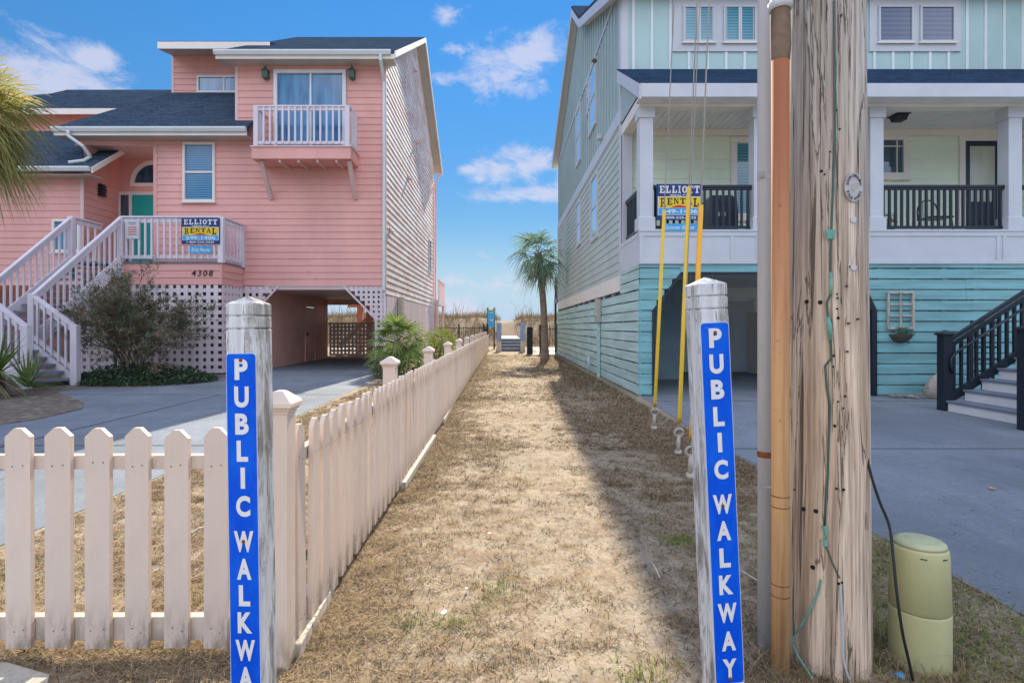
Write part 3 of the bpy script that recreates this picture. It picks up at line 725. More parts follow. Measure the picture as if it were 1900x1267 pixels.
# ground wire with verdigris
gw = [(1548,0),(1549,120),(1549,260),(1546,330),(1543,420),(1541,470),(1541,545),(1534,562),(1537,600),(1541,640),(1542,665),(1531,678),(1534,720),(1540,752),(1537,830),(1536,880),(1532,930),(1530,975)]
m = MB(); m.tube([onpole(x,y,.004) for x, y in gw], .0045, 6); m.build('ground_wire', m_dgreen, pole, smooth=True)
m = MB(); m.tube([onpole(x,y,.007) for x, y in [(1541,505),(1542,530),(1541,548)]], .0062, 6); m.tube([onpole(x,y,.007) for x, y in [(1536,588),(1539,605),(1541,632)]], [.006,.011,.006], 6); m.build('copper_patch', m_verd, pole, smooth=True)
m = MB(); m.tube([onpole(x,y,.006) for x, y in [(1529,975),(1533,990),(1530,1000),(1532,1012)]], [.010,.006,.005,.010], 6); m.box(onpole(1537,440,.004)+Vector((-.012,-.004,-.008)), onpole(1549,430,.004)+Vector((0,0,.008))); m.build('wire_clamp', m_verd, pole)
m = MB(); m.tube([onpole(x,y,.003) for x, y in [(1532,1012),(1545,1045),(1558,1072)]], .003, 5); m.build('wire_tail', m_dgreen, pole)
m = MB(); m.tube(spline([onpole(1560,1085,.004), onpole(1563,1160,.008), onpole(1566,1225,.012), (1.33,2.18,-.01)]), .004, 6); m.build('ground_wire', m_gpipe, pole)
m = MB(); m.tube(spline([onpole(1523,1075,.004), onpole(1515,1105,.008), onpole(1492,1150,.02), onpole(1472,1195,.03), (1.19,2.19,0)]), .0042, 6); m.build('ground_wire', m_verd, pole)
# nails, holes
for kind, pts_, sz, mt in (('nail_hole', [(1497,560),(1522,561),(1491,944),(1514,948),(1508,1052),(1553,546),(1553,573),(1547,660),(1555,745),(1546,680),(1565,757),(1568,735),(1552,906),(1565,908),(1474,908),(1540,282),(1530,324),(1524,318),(1552,205),(1558,240),(1541,620),(1577,495),(1556,1082),(1562,1080),(1549,790),(1555,590)], None, m_hole),
                      ('nail', [(1570,531),(1571,652),(1590,592),(1553,553),(1573,600),(1560,30)], .008, m_navy)):
    for (x, y) in pts_:
        p = onpole(x, y, .0); nrm = (Vector((p.x-PXc, p.y-PYc, 0))).normalized(); r = sz or random.choice((.004,.004,.006,.011 if y in (560,561,944,948,1052) else .005))
        if y in (560,561,944,948,1052): r = .009
        m = MB(); m.tube([p-nrm*.004, p+nrm*(.0018 if sz is None else .010)], r*.5 if sz else r, 8); m.build(kind, mt, pole)
tagc = onpole(1583,348,.004); nrm = Vector((tagc.x-PXc, tagc.y-PYc, 0)).normalized(); sx = Vector((-nrm.y, nrm.x, 0)); 
if sx.x < 0: sx = -sx
tg = MB(); ring = [tagc+sx*(.038*math.cos(a))*(1 if True else 1)+Vector((0,0,.056*math.sin(a))) for a in [2*math.pi*k/22 for k in range(22)]]
tg.prism(ring, nrm*.004); tgo = tg.build('metal_tag', m_metal, pole)
m = MB()
m.prism([tagc+nrm*.0042+sx*(.010*c_)+Vector((0,0,.016*s_)) for c_, s_ in ((-1,.6),(1,.6),(.9,-.3),(0,-1),(-.9,-.3))], nrm*.0015); m.build('shield_emblem', m_anchor, tgo)
def curved_text(s_, a0, a1, rx, rz, hgt, flip=False):
    for i, ch in enumerate(s_):
        if ch == ' ': continue
        a = R(a0+(a1-a0)*i/(len(s_)-1)); vs, fs, sz = text_verts(ch, .03); mm = MB()
        out_ = Vector((math.cos(a), math.sin(a))); up_ = out_ if not flip else -out_; rt = Vector((up_.y, -up_.x)); c_ = Vector((rx*math.cos(a), rz*math.sin(a)))
        for_v = [tagc+nrm*.0058+sx*(c_.x+rt.x*v_[0]*hgt*.7+up_.x*v_[1]*hgt)+Vector((0,0,c_.y+rt.y*v_[0]*hgt*.7+up_.y*v_[1]*hgt)) for v_ in vs]
        mtxt.add(for_v, fs)
mtxt = MB(); curved_text('SOUTH CAROLINA', 165, 15, .029, .045, .010); curved_text('POLE OWNED', 205, 335, .029, .045, .010, True); mtxt.build('lettering', m_hole, tgo)
for (x, y) in ((1583,408),(1583,496)):
    p = onpole(x, y, .001); nn_ = Vector((p.x-PXc, p.y-PYc, 0)).normalized(); m = MB(); m.tube([p, p+nn_*.004], .012, 14); m.build('disc_tag', m_gpipe, pole)
# service cable to the pedestal
cb = MB(); cb.tube(spline([P(1598,770,2.36),P(1602,800,2.3),P(1607,835,2.26),P(1616,880,2.22),P(1632,930,2.2),P(1650,975,2.18),P(1657,1030,2.14),P(1664,1100,2.1),P(1674,1170,2.08),P(1686,1225,2.08),P(1694,1262,2.08)]), .0052, 8)
tag(cb.build('cable', m_cable, smooth=True), 'thin black cable drooping from the pole to the olive pedestal', 'cable')
ped = thing('cable_pedestal', (1.705,2.335,0), 'squat olive green plastic cable pedestal on the grass beside the pole', 'pedestal')
m = MB(); m.lathe([(.1078,-.03),(.1078,.197),(.107,.205),(.104,.206)], (1.705,2.335,0), 40); m.build('base', m_olive, ped, smooth=True, bevel=.002)
m = MB(); m.lathe([(.103,.209),(.1075,.213),(.101,.42),(.099,.45),(.094,.462)], (1.705,2.335,0), 40); dome = m.build('cover', m_olive, ped, smooth=True)
m = MB(); m.lathe([(.0945,.4625),(.090,.474),(.078,.482),(.06,.485),(.055,.4835),(.05,.486),(.03,.488),(.004,.488)], (1.705,2.335,0), 40); m.build('lid', m_olivetop, ped, smooth=True)
m = MB()
for a in (-118,-72):
    c_, s_ = math.cos(R(a)), math.sin(R(a)); p = Vector((1.705+.1005*c_, 2.335+.1005*s_, .435)); tdir = Vector((-s_, c_, 0)); m.bar(p-tdir*.011, p+tdir*.011, .003, .003)
m.build('slot', m_hole, dome)
# guy wires
def guy(ax, ay, H_, gmat, gtop, gbot, label, tx, extra=None):
    g = thing('guy_wire', (ax,ay,0), label, 'guy wire', 'guy wires with yellow guards')
    A = Vector((ax,ay,0)); T = Vector((tx,PYc,H_)); d = (T-A).normalized()
    m = MB(); m.tube([A+d*.30, T], .006, 6); 
    if extra: m.tube([A+d*.34+Vector((.01,0,0)), Vector((tx+extra,PYc,H_-.6))], .004, 6)
    m.build('wire', m_wire, g)
    za, zb = gbot, gtop
    pa, pb = A+d*(za/d.z), A+d*(zb/d.z)
    m = MB(); m.tube([pa, pa+d*.06, pb], [.026,.021,.021], 12); m.build('guard', gmat, g, smooth=True)
    m = MB(); m.tube([A-d*.05, A+d*.22], .02, 8); m.tube([A-d*.02, A+d*.04], [.045,.035], 8); m.build('anchor_rod', m_anchor, g, smooth=True)
    c_ = A+d*.25; m = MB(); up_ = d; s_ = Vector((1,0,0))
    m.tube([c_+(s_*math.cos(a)+up_*math.sin(a))*.045 for a in [2*math.pi*k/14 for k in range(15)]], .013, 6); m.build('thimble_eye', m_anchor, g, smooth=True)
    return g
x, y = G(1213,795); guy(x, y, 13.3, m_yguard, 2.68, .32, 'leftmost guy wire with slim yellow guard and eye bolt in the grass', 1.22)
x, y = G(1258,842); guy(x, y, 12.8, m_yguard, 2.65, .36, 'middle guy wire with tallest yellow guard just left of the leaning post', 1.23, .03)
x, y = G(1280,885); guy(x, y, 12.2, m_oguard, 2.33, .36, 'right guy wire with amber guard showing above the leaning post', 1.24)

#@@ PINKHOUSE
# ------------------------------------------------------------------ pink house
YP = 17.45
ph = thing('beach_house', (-7,20,0), 'pink lap sided beach house on stilts with lattice, left of the walkway', 'house')
xa, xb, xc, xr = PX(287,YP), PX(438,YP), PX(713,YP), -3.57
zb = 2.60
zeave = 9.78
# front wall (right block + lower middle)
win = (PX(340,YP), PX(400,YP), PZ(375,YP), PZ(265,YP)); sld = (PX(509,YP), PX(643,YP), 6.55, PZ(131,YP))
zlow = PZ(236,16.95)+.27
m = MB(); siding(m, (0,YP,0), (1,0,0), (0,-1,0), zb, zeave, lambda z: xa if z < zlow else xb, K(xr), .205, [(win[0],win[1],win[2],win[3]),(sld[0],sld[1],sld[2],sld[3])], .018, [zlow]); m.build('front_wall', m_pink, ph)
MB().box((xr-.09,YP-.022,zb),(xr+.022,YP+.09,zeave)).build('corner_board', m_pinktrim, ph)
MB().box((xb-.02,YP-.022,zlow+.1),(xb+.07,YP+.05,zeave)).build('corner_board', m_pinktrim, ph)
MB().box((xa-.03,YP-.022,zb),(xa+.08,YP+.02,zlow)).build('corner_board', m_pink, ph)
window(ph, *win, YP, m_cream, m_blind, .075, (), ((win[2]+win[3])/2,))
sd_ = window(ph, sld[0], sld[1], sld[2], sld[3], YP, m_white, m_glass, .11, (PX(577,YP),), (), .08, 'sliding_door', False, .03)
# side wall
fr_, bk_, pk_ = 17.45, 29.8, 23.6
def side_l(z): return fr_ if z < zeave else fr_+(z-zeave)/(13.05-zeave)*(pk_-fr_)
def side_r(z): return bk_ if z < zeave else bk_-(z-zeave)/(13.05-zeave)*(bk_-pk_)
zs0 = 2.35
m = MB(); siding(m, (xr,0,0), (0,1,0), (1,0,0), zs0, 13.04, side_l, side_r, .205, [(27.6,28.4,4.0,5.6)], .022, [zeave]); sw = m.build('side_wall', m_pinkside, ph)
f = MB(); f.box((xr-.02,27.6,4.0),(xr+.05,27.66,5.6)).box((xr-.02,28.34,4.0),(xr+.05,28.4,5.6)).box((xr-.02,27.66,5.54),(xr+.05,28.34,5.6)).box((xr-.02,27.66,4.0),(xr+.05,28.34,4.06)).box((xr-.02,27.66,4.78),(xr+.04,28.34,4.83))
fr0 = f.build('window', m_white, ph); MB().box((xr-.03,27.62,4.02),(xr+.005,28.38,5.58)).build('pane', m_glassdark, fr0)
m = MB(); yy = 17.62
while yy < 29.7:
    m.box((xr-.02,yy,.0),(xr+.012+random.uniform(0,.006),yy+.135,2.33)); yy += .142
m.build('board_skirt', m_lattice, ph)
for (py_, yy, z0_) in ((0,21.5,6.9),(0,23.5,8.9),(0,18.0,4.35),(0,22.9,11.6)):
    m = MB(); m.prism([Vector((xr+.02,yy,z0_)),Vector((xr+.16,yy,z0_)),Vector((xr+.02,yy,z0_+.16))], (0,.18,0)); m.build('vent_hood', m_pinktrim, ph)
MB().box((xr-4.5,29.8,zs0),(xr,29.85,zeave)).build('rear_wall', m_pink, ph)
MB().box((xb-.0,YP+.03,7.0),(xb+.05,29.8,zeave)).build('inner_wall', m_pink, ph)
# underside / ceiling of the carport
MB().box((-12.6,YP+.02,2.48),(xr-.02,29.8,2.595)).build('carport_ceiling', m_pinktrim, ph)
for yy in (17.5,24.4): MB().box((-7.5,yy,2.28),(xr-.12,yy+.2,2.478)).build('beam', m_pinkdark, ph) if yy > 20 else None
# roof of the right block
def slabroof(name, pts, mat=m_shingle, th=.10):
    m = MB(); m.prism([Vector(p)-Vector((0,0,th)) for p in pts], (0,0,th)); return m.build(name, mat, ph)
xl_, xr_ = PX(400,16.95), -3.2
zf = PZ(94,16.95)
slabroof('roof', [(xl_,16.95,zf),(xr_,16.95,zf),(xr_,23.6,13.3),(xl_,23.6,13.3)])
slabroof('roof', [(xl_,23.6,13.3),(xr_,23.6,13.3),(xr_,30.3,zf),(xl_,30.3,zf)])
def rake(xx, y0, z0, y1, z1, mat, w_=.045, hh=.22, n='rake_board'):
    m = MB(); m.prism([Vector((xx,y0,z0-hh)),Vector((xx,y1,z1-hh)),Vector((xx,y1,z1-.03)),Vector((xx,y0,z0-.03))], (w_,0,0)); return m.build(n, mat, ph)
rake(xr_+.003,16.93,zf,23.6,13.3,m_cream); rake(xr_+.003,30.3,zf,23.6,13.3,m_cream)
m = MB(); m.quad((xr-.05,16.97,zf-.12),(xr_,16.97,zf-.12),(xr_,23.6,13.17),(xr-.05,23.6,13.17)); m.quad((xr-.05,30.28,zf-.12),(xr_,30.28,zf-.12),(xr_,23.6,13.17),(xr-.05,23.6,13.17)); m.build('rake_soffit', m_soffit, ph)
MB().box((xl_,16.97,zf-.24),(xr_-.02,YP-.0,zf-.22)).build('soffit', m_soffit, ph)
def gutter(x0, x1, y, z, mat=m_gutter):
    m = MB(); m.prism([Vector((x0,y,z-.02)),Vector((x0,y-.11,z-.02)),Vector((x0,y-.115,z-.06)),Vector((x0,y-.07,z-.15)),Vector((x0,y,z-.15))], (x1-x0,0,0)); return m.build('gutter', mat, ph)
gutter(xl_-.02, xr_-.1, 16.94, zf); MB().box((xl_,16.942,zf-.25),(xr_-.0,16.966,zf-.11)).build('fascia', m_cream, ph)
m = MB(); X_ = xr-.03; m.tube([(X_,16.88,zf-.14),(X_,16.9,zf-.3),(X_,YP-.06,zf-.75),(X_,YP-.06,2.45)], .05, 8); m.build('downspout', m_gutter, ph)
m = MB(); m.tube([(xr_-.1,30.2,zf-.2),(xr+.05,29.95,zf-.7),(xr+.05,29.95,.2)], .055, 8); m.build('downspout', m_pinkdark, ph)
# rear deck seen past the back corner
m = MB(); m.box((xr-3,29.9,2.5),(xr+.25,33,2.75)); 
for i in range(22): m.box((xr+.2,30.0+.14*i,2.75),(xr+.24,30.05+.14*i,3.75))
m.box((xr+.18,29.95,3.75),(xr+.27,33,3.82)); m.box((xr+.1,29.9,0),(xr+.22,30.02,2.5)); m.box((xr+.1,32.8,0),(xr+.22,32.92,2.5)); m.build('rear_deck', m_lattice, ph)
# carport: storage wall, gate, pillars, lattice corners
xw = -7.43
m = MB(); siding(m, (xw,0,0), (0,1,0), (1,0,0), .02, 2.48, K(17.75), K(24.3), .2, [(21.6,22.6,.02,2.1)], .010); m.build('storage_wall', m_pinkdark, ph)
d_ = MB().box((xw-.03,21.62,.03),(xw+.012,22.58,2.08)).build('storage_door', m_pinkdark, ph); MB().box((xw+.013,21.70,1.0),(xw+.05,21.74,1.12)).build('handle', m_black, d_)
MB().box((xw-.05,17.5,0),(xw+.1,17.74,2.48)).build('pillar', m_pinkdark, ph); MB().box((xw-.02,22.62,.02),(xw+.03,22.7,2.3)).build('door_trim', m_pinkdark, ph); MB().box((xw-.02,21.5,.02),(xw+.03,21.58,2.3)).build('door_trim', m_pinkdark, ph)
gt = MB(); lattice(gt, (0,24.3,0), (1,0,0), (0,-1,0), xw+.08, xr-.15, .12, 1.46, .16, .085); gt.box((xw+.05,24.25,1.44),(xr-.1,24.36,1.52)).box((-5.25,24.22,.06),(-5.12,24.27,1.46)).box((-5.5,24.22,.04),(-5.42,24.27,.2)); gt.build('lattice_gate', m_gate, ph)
for xx, yy in ((-7.3,29.4),(-6.4,27.6),(-5.3,29.4),(-4.4,29.4),(-5.6,26.6)): MB().box((xx-.14,yy-.14,0),(xx+.14,yy+.14,2.48)).build('pillar', m_pink, ph)
m = MB()
for i in range(9): m.box((-7.9+.22*i,28.0,.2+.22*i),(-7.62+.22*i,29.0,.24+.22*i))
m.bar((-8,27.98,.35),(-6,27.98,2.35),.05,.2); m.build('rear_stairs', m_pinktrim, ph)
m = MB(); m.bar((-5.2,29.3,.6),(-3.8,29.3,2.1),.06,.14); m.bar((-4.2,30.5,.5),(-6.4,30.5,2.0),.06,.14); m.build('brace', m_pinktrim, ph)
lt_ = MB(); xg1 = PX(455,YP); XL = PX(640,YP)
lattice(lt_, (0,YP+.02,0), (1,0,0), (0,-1,0), XL, xr-.02, .06, 2.58, .152, .085, lambda u, z: u > xr-.27 or z > 2.58-(u-XL)*1.0+.02); lt_.build('lattice_panel', m_lattice, ph)
MB().bar((XL-.05,YP+.01,2.59),(xr-.27,YP+.01,1.55),.05,.05).build('lattice_trim', m_lattice, ph); MB().box((xr-.32,YP-.02,0),(xr-.27,YP+.03,1.6)).build('lattice_trim', m_lattice, ph); MB().box((xr-.06,YP-.03,0),(xr+.01,YP+.04,2.58)).build('lattice_trim', m_lattice, ph)
lt_ = MB(); xq = PX(516,YP); lattice(lt_, (0,YP+.02,0), (1,0,0), (0,-1,0), xg1-.4, xq, .06, 2.58, .213, .118, lambda u, z: u < xq-.55 or z > 2.58-(xq-u)*1.0); lt_.build('lattice_panel', m_lattice, ph)
MB().bar((xq+.02,YP+.01,2.59),(xq-.55,YP+.01,1.98),.05,.05).build('lattice_trim', m_lattice, ph)
MB().box((-24,17.9,0),(xw-.06,17.95,2.66)).build('dark_backing_wall', m_underpink, ph)  # added wall, coloured dark so the lattice gaps look shaded
# meter boxes on side
m = MB(); m.box((xr+.03,19.3,1.7),(xr+.2,19.7,2.35)).box((xr+.04,19.45,.2),(xr+.09,19.5,1.7)); m.build('utility_box', m_anchor, ph)
# main lower roof + hip, header over recess
ze = PZ(236,16.95); xe0, xe1 = PX(100,16.95), PX(458,16.95)
zt = 9.54
slabroof('roof', [(xe0,16.95,ze),(xe1,16.95,ze),(xe1,17.43,ze+.37),(xb-.0,17.43,ze+.37),(xb-.0,20.0,zt),(PX(316,20),20.0,zt)])
slabroof('roof', [(xe0,16.95,ze),(PX(316,20),20.0,zt),(PX(310,22),22,zt+.3),(xe0-.1,22,ze+.4)])
gutter(xe0-.02, xe1-.0, 16.94, ze); MB().box((xe0,16.942,ze-.25),(xe1,16.966,ze-.11)).build('fascia', m_cream, ph); MB().box((xe0,16.97,ze-.25),(xe1,YP-.02,ze-.23)).build('soffit', m_soffit, ph)
zhd = PZ(270,YP)
m = MB(); siding(m, (0,YP,0), (1,0,0), (0,-1,0), zhd, ze+.26, K(PX(142,YP)), K(xa-.03), .205, (), .016); m.build('header_wall', m_pink, ph)
yr = 18.9; xw0 = PX(155,17.3)
MB().box((xw0-.4,YP+.02,zhd),(xa+.3,yr,zhd+.05)).build('recess_ceiling', m_pinktrim, ph)
dr = (PX(240,yr), PX(284,yr), 3.25, PZ(360,yr))
m = MB(); siding(m, (0,yr,0), (1,0,0), (0,-1,0), 2.6, zhd, K(xw0-.4), K(xa+.4), 4.5, [(PX(217,yr),PX(290,yr),3.2,PZ(356,yr))], .002); m.build('recess_wall', m_pink, ph)
m = MB(); siding(m, (xw0,0,0), (0,1,0), (1,0,0), 2.6, 6.9, K(17.3), K(yr), .205, (), .014); m.build('recess_wall', m_pink, ph)
m = MB(); m.box((PX(217,yr),yr-.03,PZ(362,yr)),(PX(290,yr),yr+.05,PZ(356,yr))).box((PX(217,yr),yr-.03,3.2),(PX(224,yr),yr+.05,PZ(362,yr))).box((PX(240,yr),yr-.03,3.2),(PX(245,yr),yr+.05,PZ(362,yr))).box((PX(286,yr),yr-.03,3.2),(PX(290,yr),yr+.05,PZ(362,yr))); m.build('door_frame', m_white, ph)
MB().box((PX(224,yr),yr,3.2),(PX(240,yr),yr+.04,PZ(362,yr))).build('sidelight', m_glassdark, ph)
m = MB(); x0, x1 = PX(245,yr), PX(286,yr); m.box((x0,yr,3.2),(x1,yr+.04,PZ(362,yr)))
dd_ = m.build('front_door', m_doorteal, ph)
m = MB()
for i in range(2):
    for j in range(3): m.box((x0+.1+i*.3,yr-.012,3.35+j*.62),(x0+.32+i*.3,yr-.001,3.35+j*.62+.45))
m.build('door_panel', m_doorteal, dd_, bevel=.008)
# arched window
cxa, cza = PX(284,yr), PZ(340,yr); m = MB(); r1, r2 = .74, .6
arc = [(math.cos(R(a)), math.sin(R(a))) for a in range(0,181,12)]
for (c1,s1),(c2,s2) in zip(arc[:-1], arc[1:]): m.prism([Vector((cxa+r2*c1,yr-.04,cza+r2*s1)),Vector((cxa+r1*c1,yr-.04,cza+r1*s1)),Vector((cxa+r1*c2,yr-.04,cza+r1*s2)),Vector((cxa+r2*c2,yr-.04,cza+r2*s2))], (0,.06,0))
m.box((cxa-r1,yr-.04,cza-.12),(cxa+r1,yr+.02,cza-.003)); aw = m.build('arched_window', m_cream, ph)
m = MB(); m.prism([Vector((cxa+r2*c,yr-.01,cza+r2*s_)) for c, s_ in arc], (0,.02,0)); m.build('pane', m_glassdark, aw)
m = MB(); yy, zz = 18.0, PZ(354,18.0)
for i in range(4): m.box((xw0+.02,yy-.12,zz-.17+i*.09),(xw0+.14,yy+.12,zz-.11+i*.09))
m.box((xw0+.018,yy-.1,zz-.18),(xw0+.1,yy+.1,zz+.2)); m.build('wall_lamp', m_black, ph)
# wing
zwe = PZ(309,16.8)
m = MB(); siding(m, (0,17.3,0), (1,0,0), (0,-1,0), 2.6, zwe+.15, K(-24), K(xw0), .205, [(PX(98,17.3),PX(150,17.3),3.6,PZ(407,17.3))], .018); m.build('wing_wall', m_pink, ph)
window(ph, PX(98,17.3), PX(150,17.3), 3.6, PZ(407,17.3), 17.3, m_cream, m_blind, .08)
MB().box((xw0-.08,17.275,2.6),(xw0+.02,17.3,zwe)).build('corner_board', m_pinktrim, ph)
xwe = PX(170,16.8)
slabroof('roof', [(-24,16.8,zwe),(xwe,16.8,zwe),(xwe,18.88,zwe+1.46),(xw0-.45,18.88,zwe+1.46),(xw0-.45,19.7,zwe+2.03),(-24,19.7,zwe+2.03)])
gutter(-24, xwe-.02, 16.79, zwe); MB().box((-24,16.82,zwe-.24),(xwe-.03,17.28,zwe-.22)).build('soffit', m_soffit, ph)
rake(xwe+.003,16.78,zwe,18.6,zwe+1.27,m_cream,.04,.2)
m = MB(); X_ = PX(128,16.9); m.tube([(X_,16.86,ze-.13),(X_+.02,16.86,ze-.3),(X_+.34,17.0,ze-.55),(X_+.38,17.2,ze-.75),(X_+.38,17.25,zwe+.42),(X_+.3,17.1,zwe+.26),(X_-.05,16.95,zwe+.16)], .05, 8); m.build('downspout', m_gutter, ph)
# second floor behind
m = MB(); siding(m, (0,21.5,0), (1,0,0), (0,-1,0), 7.0, PZ(203,21)+.1, K(-24), K(PX(260,21.5)), .205, (), .018); m.build('upper_wall', m_pink, ph)
zb1 = PZ(201,21)
slabroof('roof', [(-24,21,zb1),(PX(330,21),21,zb1),(PX(330,24.5),24.5,11.5),(PX(125,24.5),24.5,11.5),(-24,24.5,10.3)])
MB().box((-24,20.94,zb1-.24),(PX(230,21),20.99,zb1-.03)).build('fascia', m_cream, ph)
# upper box with clerestory window
yu = 20.0; ux0 = PX(320,yu); uz1 = PZ(103,yu)
cw = (PX(366,yu), PX(441,yu), PZ(173,yu), PZ(141,yu))
m = MB(); siding(m, (0,yu,0), (1,0,0), (0,-1,0), 9.2, uz1, K(ux0), K(xb+.6), .205, [cw], .018); m.build('upper_wall', m_pink, ph)
MB().box((ux0-.02,yu-.02,9.2),(ux0+.06,yu+.04,uz1)).build('corner_board', m_pinktrim, ph)
window(ph, cw[0], cw[1], cw[2], cw[3], yu, m_white, m_glass, .07, (PX(416,yu),), (), .05, 'window', False)
ye_ = 19.0; zu = PZ(77,ye_)
slabroof('roof', [(PX(293,ye_),ye_,zu),(xb+.4,ye_,zu),(xb+.4,24,zu+1.6),(PX(293,ye_),24,zu+1.6)])
MB().box((PX(293,ye_),ye_-.03,zu-.26),(xb+.4,ye_-.002,zu-.03)).build('fascia', m_cream, ph)
m = MB(); m.quad((PX(293,ye_),ye_,zu-.26),(xb+.4,ye_,zu-.26),(xb+.4,yu,uz1-.02),(ux0,yu,uz1-.02)); m.quad((PX(293,ye_),ye_,zu-.26),(ux0,yu,uz1-.02),(ux0,24,uz1+.5),(PX(293,ye_),24,zu+1.4)); m.build('soffit', m_soffit, ph)
MB().box((ux0,yu+.02,9.2),(ux0+.05,24,uz1+.3)).build('upper_wall', m_pink, ph)
# lanterns
for px_ in (493,653):
    cx_ = PX(px_,YP-.12); cz_ = PZ(138,YP-.12); m = MB()
    m.square([(.05,.05,-.16),(.085,.085,-.12),(.085,.085,.08),(.11,.11,.09),(.03,.03,.19),(.02,.02,.24)], (cx_,YP-.13,cz_)); m.box((cx_-.03,YP-.06,cz_-.1),(cx_+.03,YP-.0,cz_+.1)); m.build('lantern', m_dgreen, ph, bevel=.005)
# balcony
yb = 16.6; bx0, bx1 = PX(472,yb), PX(648,yb); zfl, zrl = PZ(273,yb), PZ(196,yb)
MB().box((bx0-.06,yb-.06,zfl-.36),(bx1+.06,YP-.02,zfl-.02)).build('balcony_floor', m_pink, ph, bevel=.01)
MB().box((bx0-.09,yb-.09,zfl-.02),(bx1+.09,YP-.02,zfl+.02)).build('balcony_deck', m_pinktrim, ph)
brl = MB(); brl.box((bx0-.02,yb-.04,zrl-.05),(bx1+.02,yb+.06,zrl)).box((bx1-.05,yb+.062,zrl-.05),(bx1+.03,YP,zrl)).box((bx0-.03,yb+.062,zrl-.05),(bx0+.05,YP,zrl))
brl.box((bx0+.1,yb-.01,zrl-.15),(bx1-.1,yb+.03,zrl-.052)).box((bx0+.1,yb-.01,zfl+.08),(bx1-.1,yb+.03,zfl+.17)).box((bx1-.02,yb+.1,zfl+.08),(bx1+.02,YP,zfl+.17)).box((bx0-.02,yb+.1,zfl+.08),(bx0+.02,YP,zfl+.17))
brl = brl.build('balcony_railing', m_rail, ph, bevel=.006)
for xx in (bx0+.05, bx1-.05): MB().box((xx-.065,yb-.045,zfl+.02),(xx+.065,yb+.05,zrl-.05)).build('balcony_post', m_rail, brl, bevel=.006)
nb = 13
for i in range(1, nb+1): 
    xx = bx0+.1+(bx1-bx0-.2)*i/(nb+1); MB().box((xx-.025,yb-.045,zfl+.1),(xx+.025,yb-.012,zrl-.055)).build('baluster', m_rail, brl)
for i in range(1, 6):
    yy = yb+.06+(YP-yb-.1)*i/6; MB().box((bx1+.022,yy-.022,zfl+.1),(bx1+.055,yy+.022,zrl-.055)).build('baluster', m_rail, brl)
    MB().box((bx0-.055,yy-.022,zfl+.1),(bx0-.022,yy+.022,zrl-.055)).build('baluster', m_rail, brl)
for xx in (PX(481,yb)+.02, PX(646,yb)): MB().bar((xx,yb+.1,zfl-.36),(xx,YP-.03,zfl-1.32),.11,.11,(1,0,0)).build('bracket', m_pinktrim, ph, bevel=.006)
for i in range(4): xx = bx0+.7+.55*i; MB().box((xx,yb,zfl-.44),(xx+.06,YP-.03,zfl-.362)).build('joist', m_pinktrim, ph)

# ------------------------------------------------------------------ entry deck and stairs
dk = thing('entry_staircase', (-10.2,14.8,0), 'pale lilac white entry deck and turning staircase in front of the pink house', 'stairs')
yd = 16.1; dx0, dx1 = PX(225,yd), PX(411,yd); dzf = 3.19; dzr = PZ(403,yd); dxl = -12.14
MB().box((dxl,yd-.03,dzf-.06),(dx1+.02,18.88,dzf)).build('deck_floor', m_tread, dk)
m = MB(); siding(m, (0,yd,0), (1,0,0), (0,-1,0), 2.53, dzf-.06, K(dx0-.2), K(dx1), .2, (), .016); siding(m, (dx1,0,0), (0,1,0), (1,0,0), 2.53, dzf-.06, K(yd), K(YP-.03), .2, (), .016); m.box((dx1-.04,yd-.02,2.53),(dx1+.02,yd+.04,dzf-.06)); sk = m.build('deck_skirt', m_pink, dk)
m = MB(); text(m, '4308', PX(376,yd), PZ(507,yd), .60, .17, yd-.024, .015, .15, spacing=1.35)
nb_ = m.build('house_number', m_signblack, sk)
m = MB(); lattice(m, (0,yd,0), (1,0,0), (0,-1,0), dxl, dx1, .05, 2.52); lattice(m, (dx1,0,0), (0,1,0), (1,0,0), yd+.02, YP-.03, .05, 2.52, .213, .14); m.build('lattice_skirt', m_lattice, dk)
def railing(par, A, B, nbal, z0a, z0b, h=None, name='railing', zt_a=None, zt_b=None, capw=.12):
    """sloping or level railing from A to B (xy), bottoms z0a->z0b, tops zt"""
    A3, B3 = Vector((A[0],A[1],0)), Vector((B[0],B[1],0)); Zv = Vector((0,0,1))
    m = MB(); m.bar(A3+Zv*zt_a, B3+Zv*zt_b, capw, .05); m.bar(A3+Zv*(zt_a-.10), B3+Zv*(zt_b-.10), .045, .13); 
    rl = m.build(name, m_rail, par, bevel=.004); MB().bar(A3+Zv*(z0a+.12), B3+Zv*(z0b+.12), .045, .10).build('bottom_rail', m_rail, rl)
    d = (B3-A3).normalized(); nrm = Vector((d.y,-d.x,0))
    for i in range(1, nbal+1):
        t_ = i/(nbal+1); p = A3.lerp(B3, t_)+nrm*.042; za = z0a+(z0b-z0a)*t_+.06; zb_ = zt_a+(zt_b-zt_a)*t_-.05
        MB().box((p.x-.024,p.y-.02,za),(p.x+.024,p.y+.02,zb_)).build('baluster', m_rail, rl)
    return rl
def newel(par, x, y, z0, z1, w_=.075):
    m = MB(); m.square([(w_,w_,z0),(w_,w_,z1-.02),(w_*.8,w_*.8,z1)], (x,y,0)); return m.build('newel_post', m_rail, par, bevel=.008)
railing(dk, (dx0,yd), (dx1,yd), 15, dzf, dzf, zt_a=dzr, zt_b=dzr); railing(dk, (dx1,yd), (dx1,YP-.05), 5, dzf, dzf, zt_a=dzr, zt_b=dzr)
newel(dk, dx0, yd, dzf-.5, dzr-.03); newel(dk, dx1, yd, dzf-.05, dzr-.03); newel(dk, dx1, YP-.08, dzf-.05, dzr-.03)
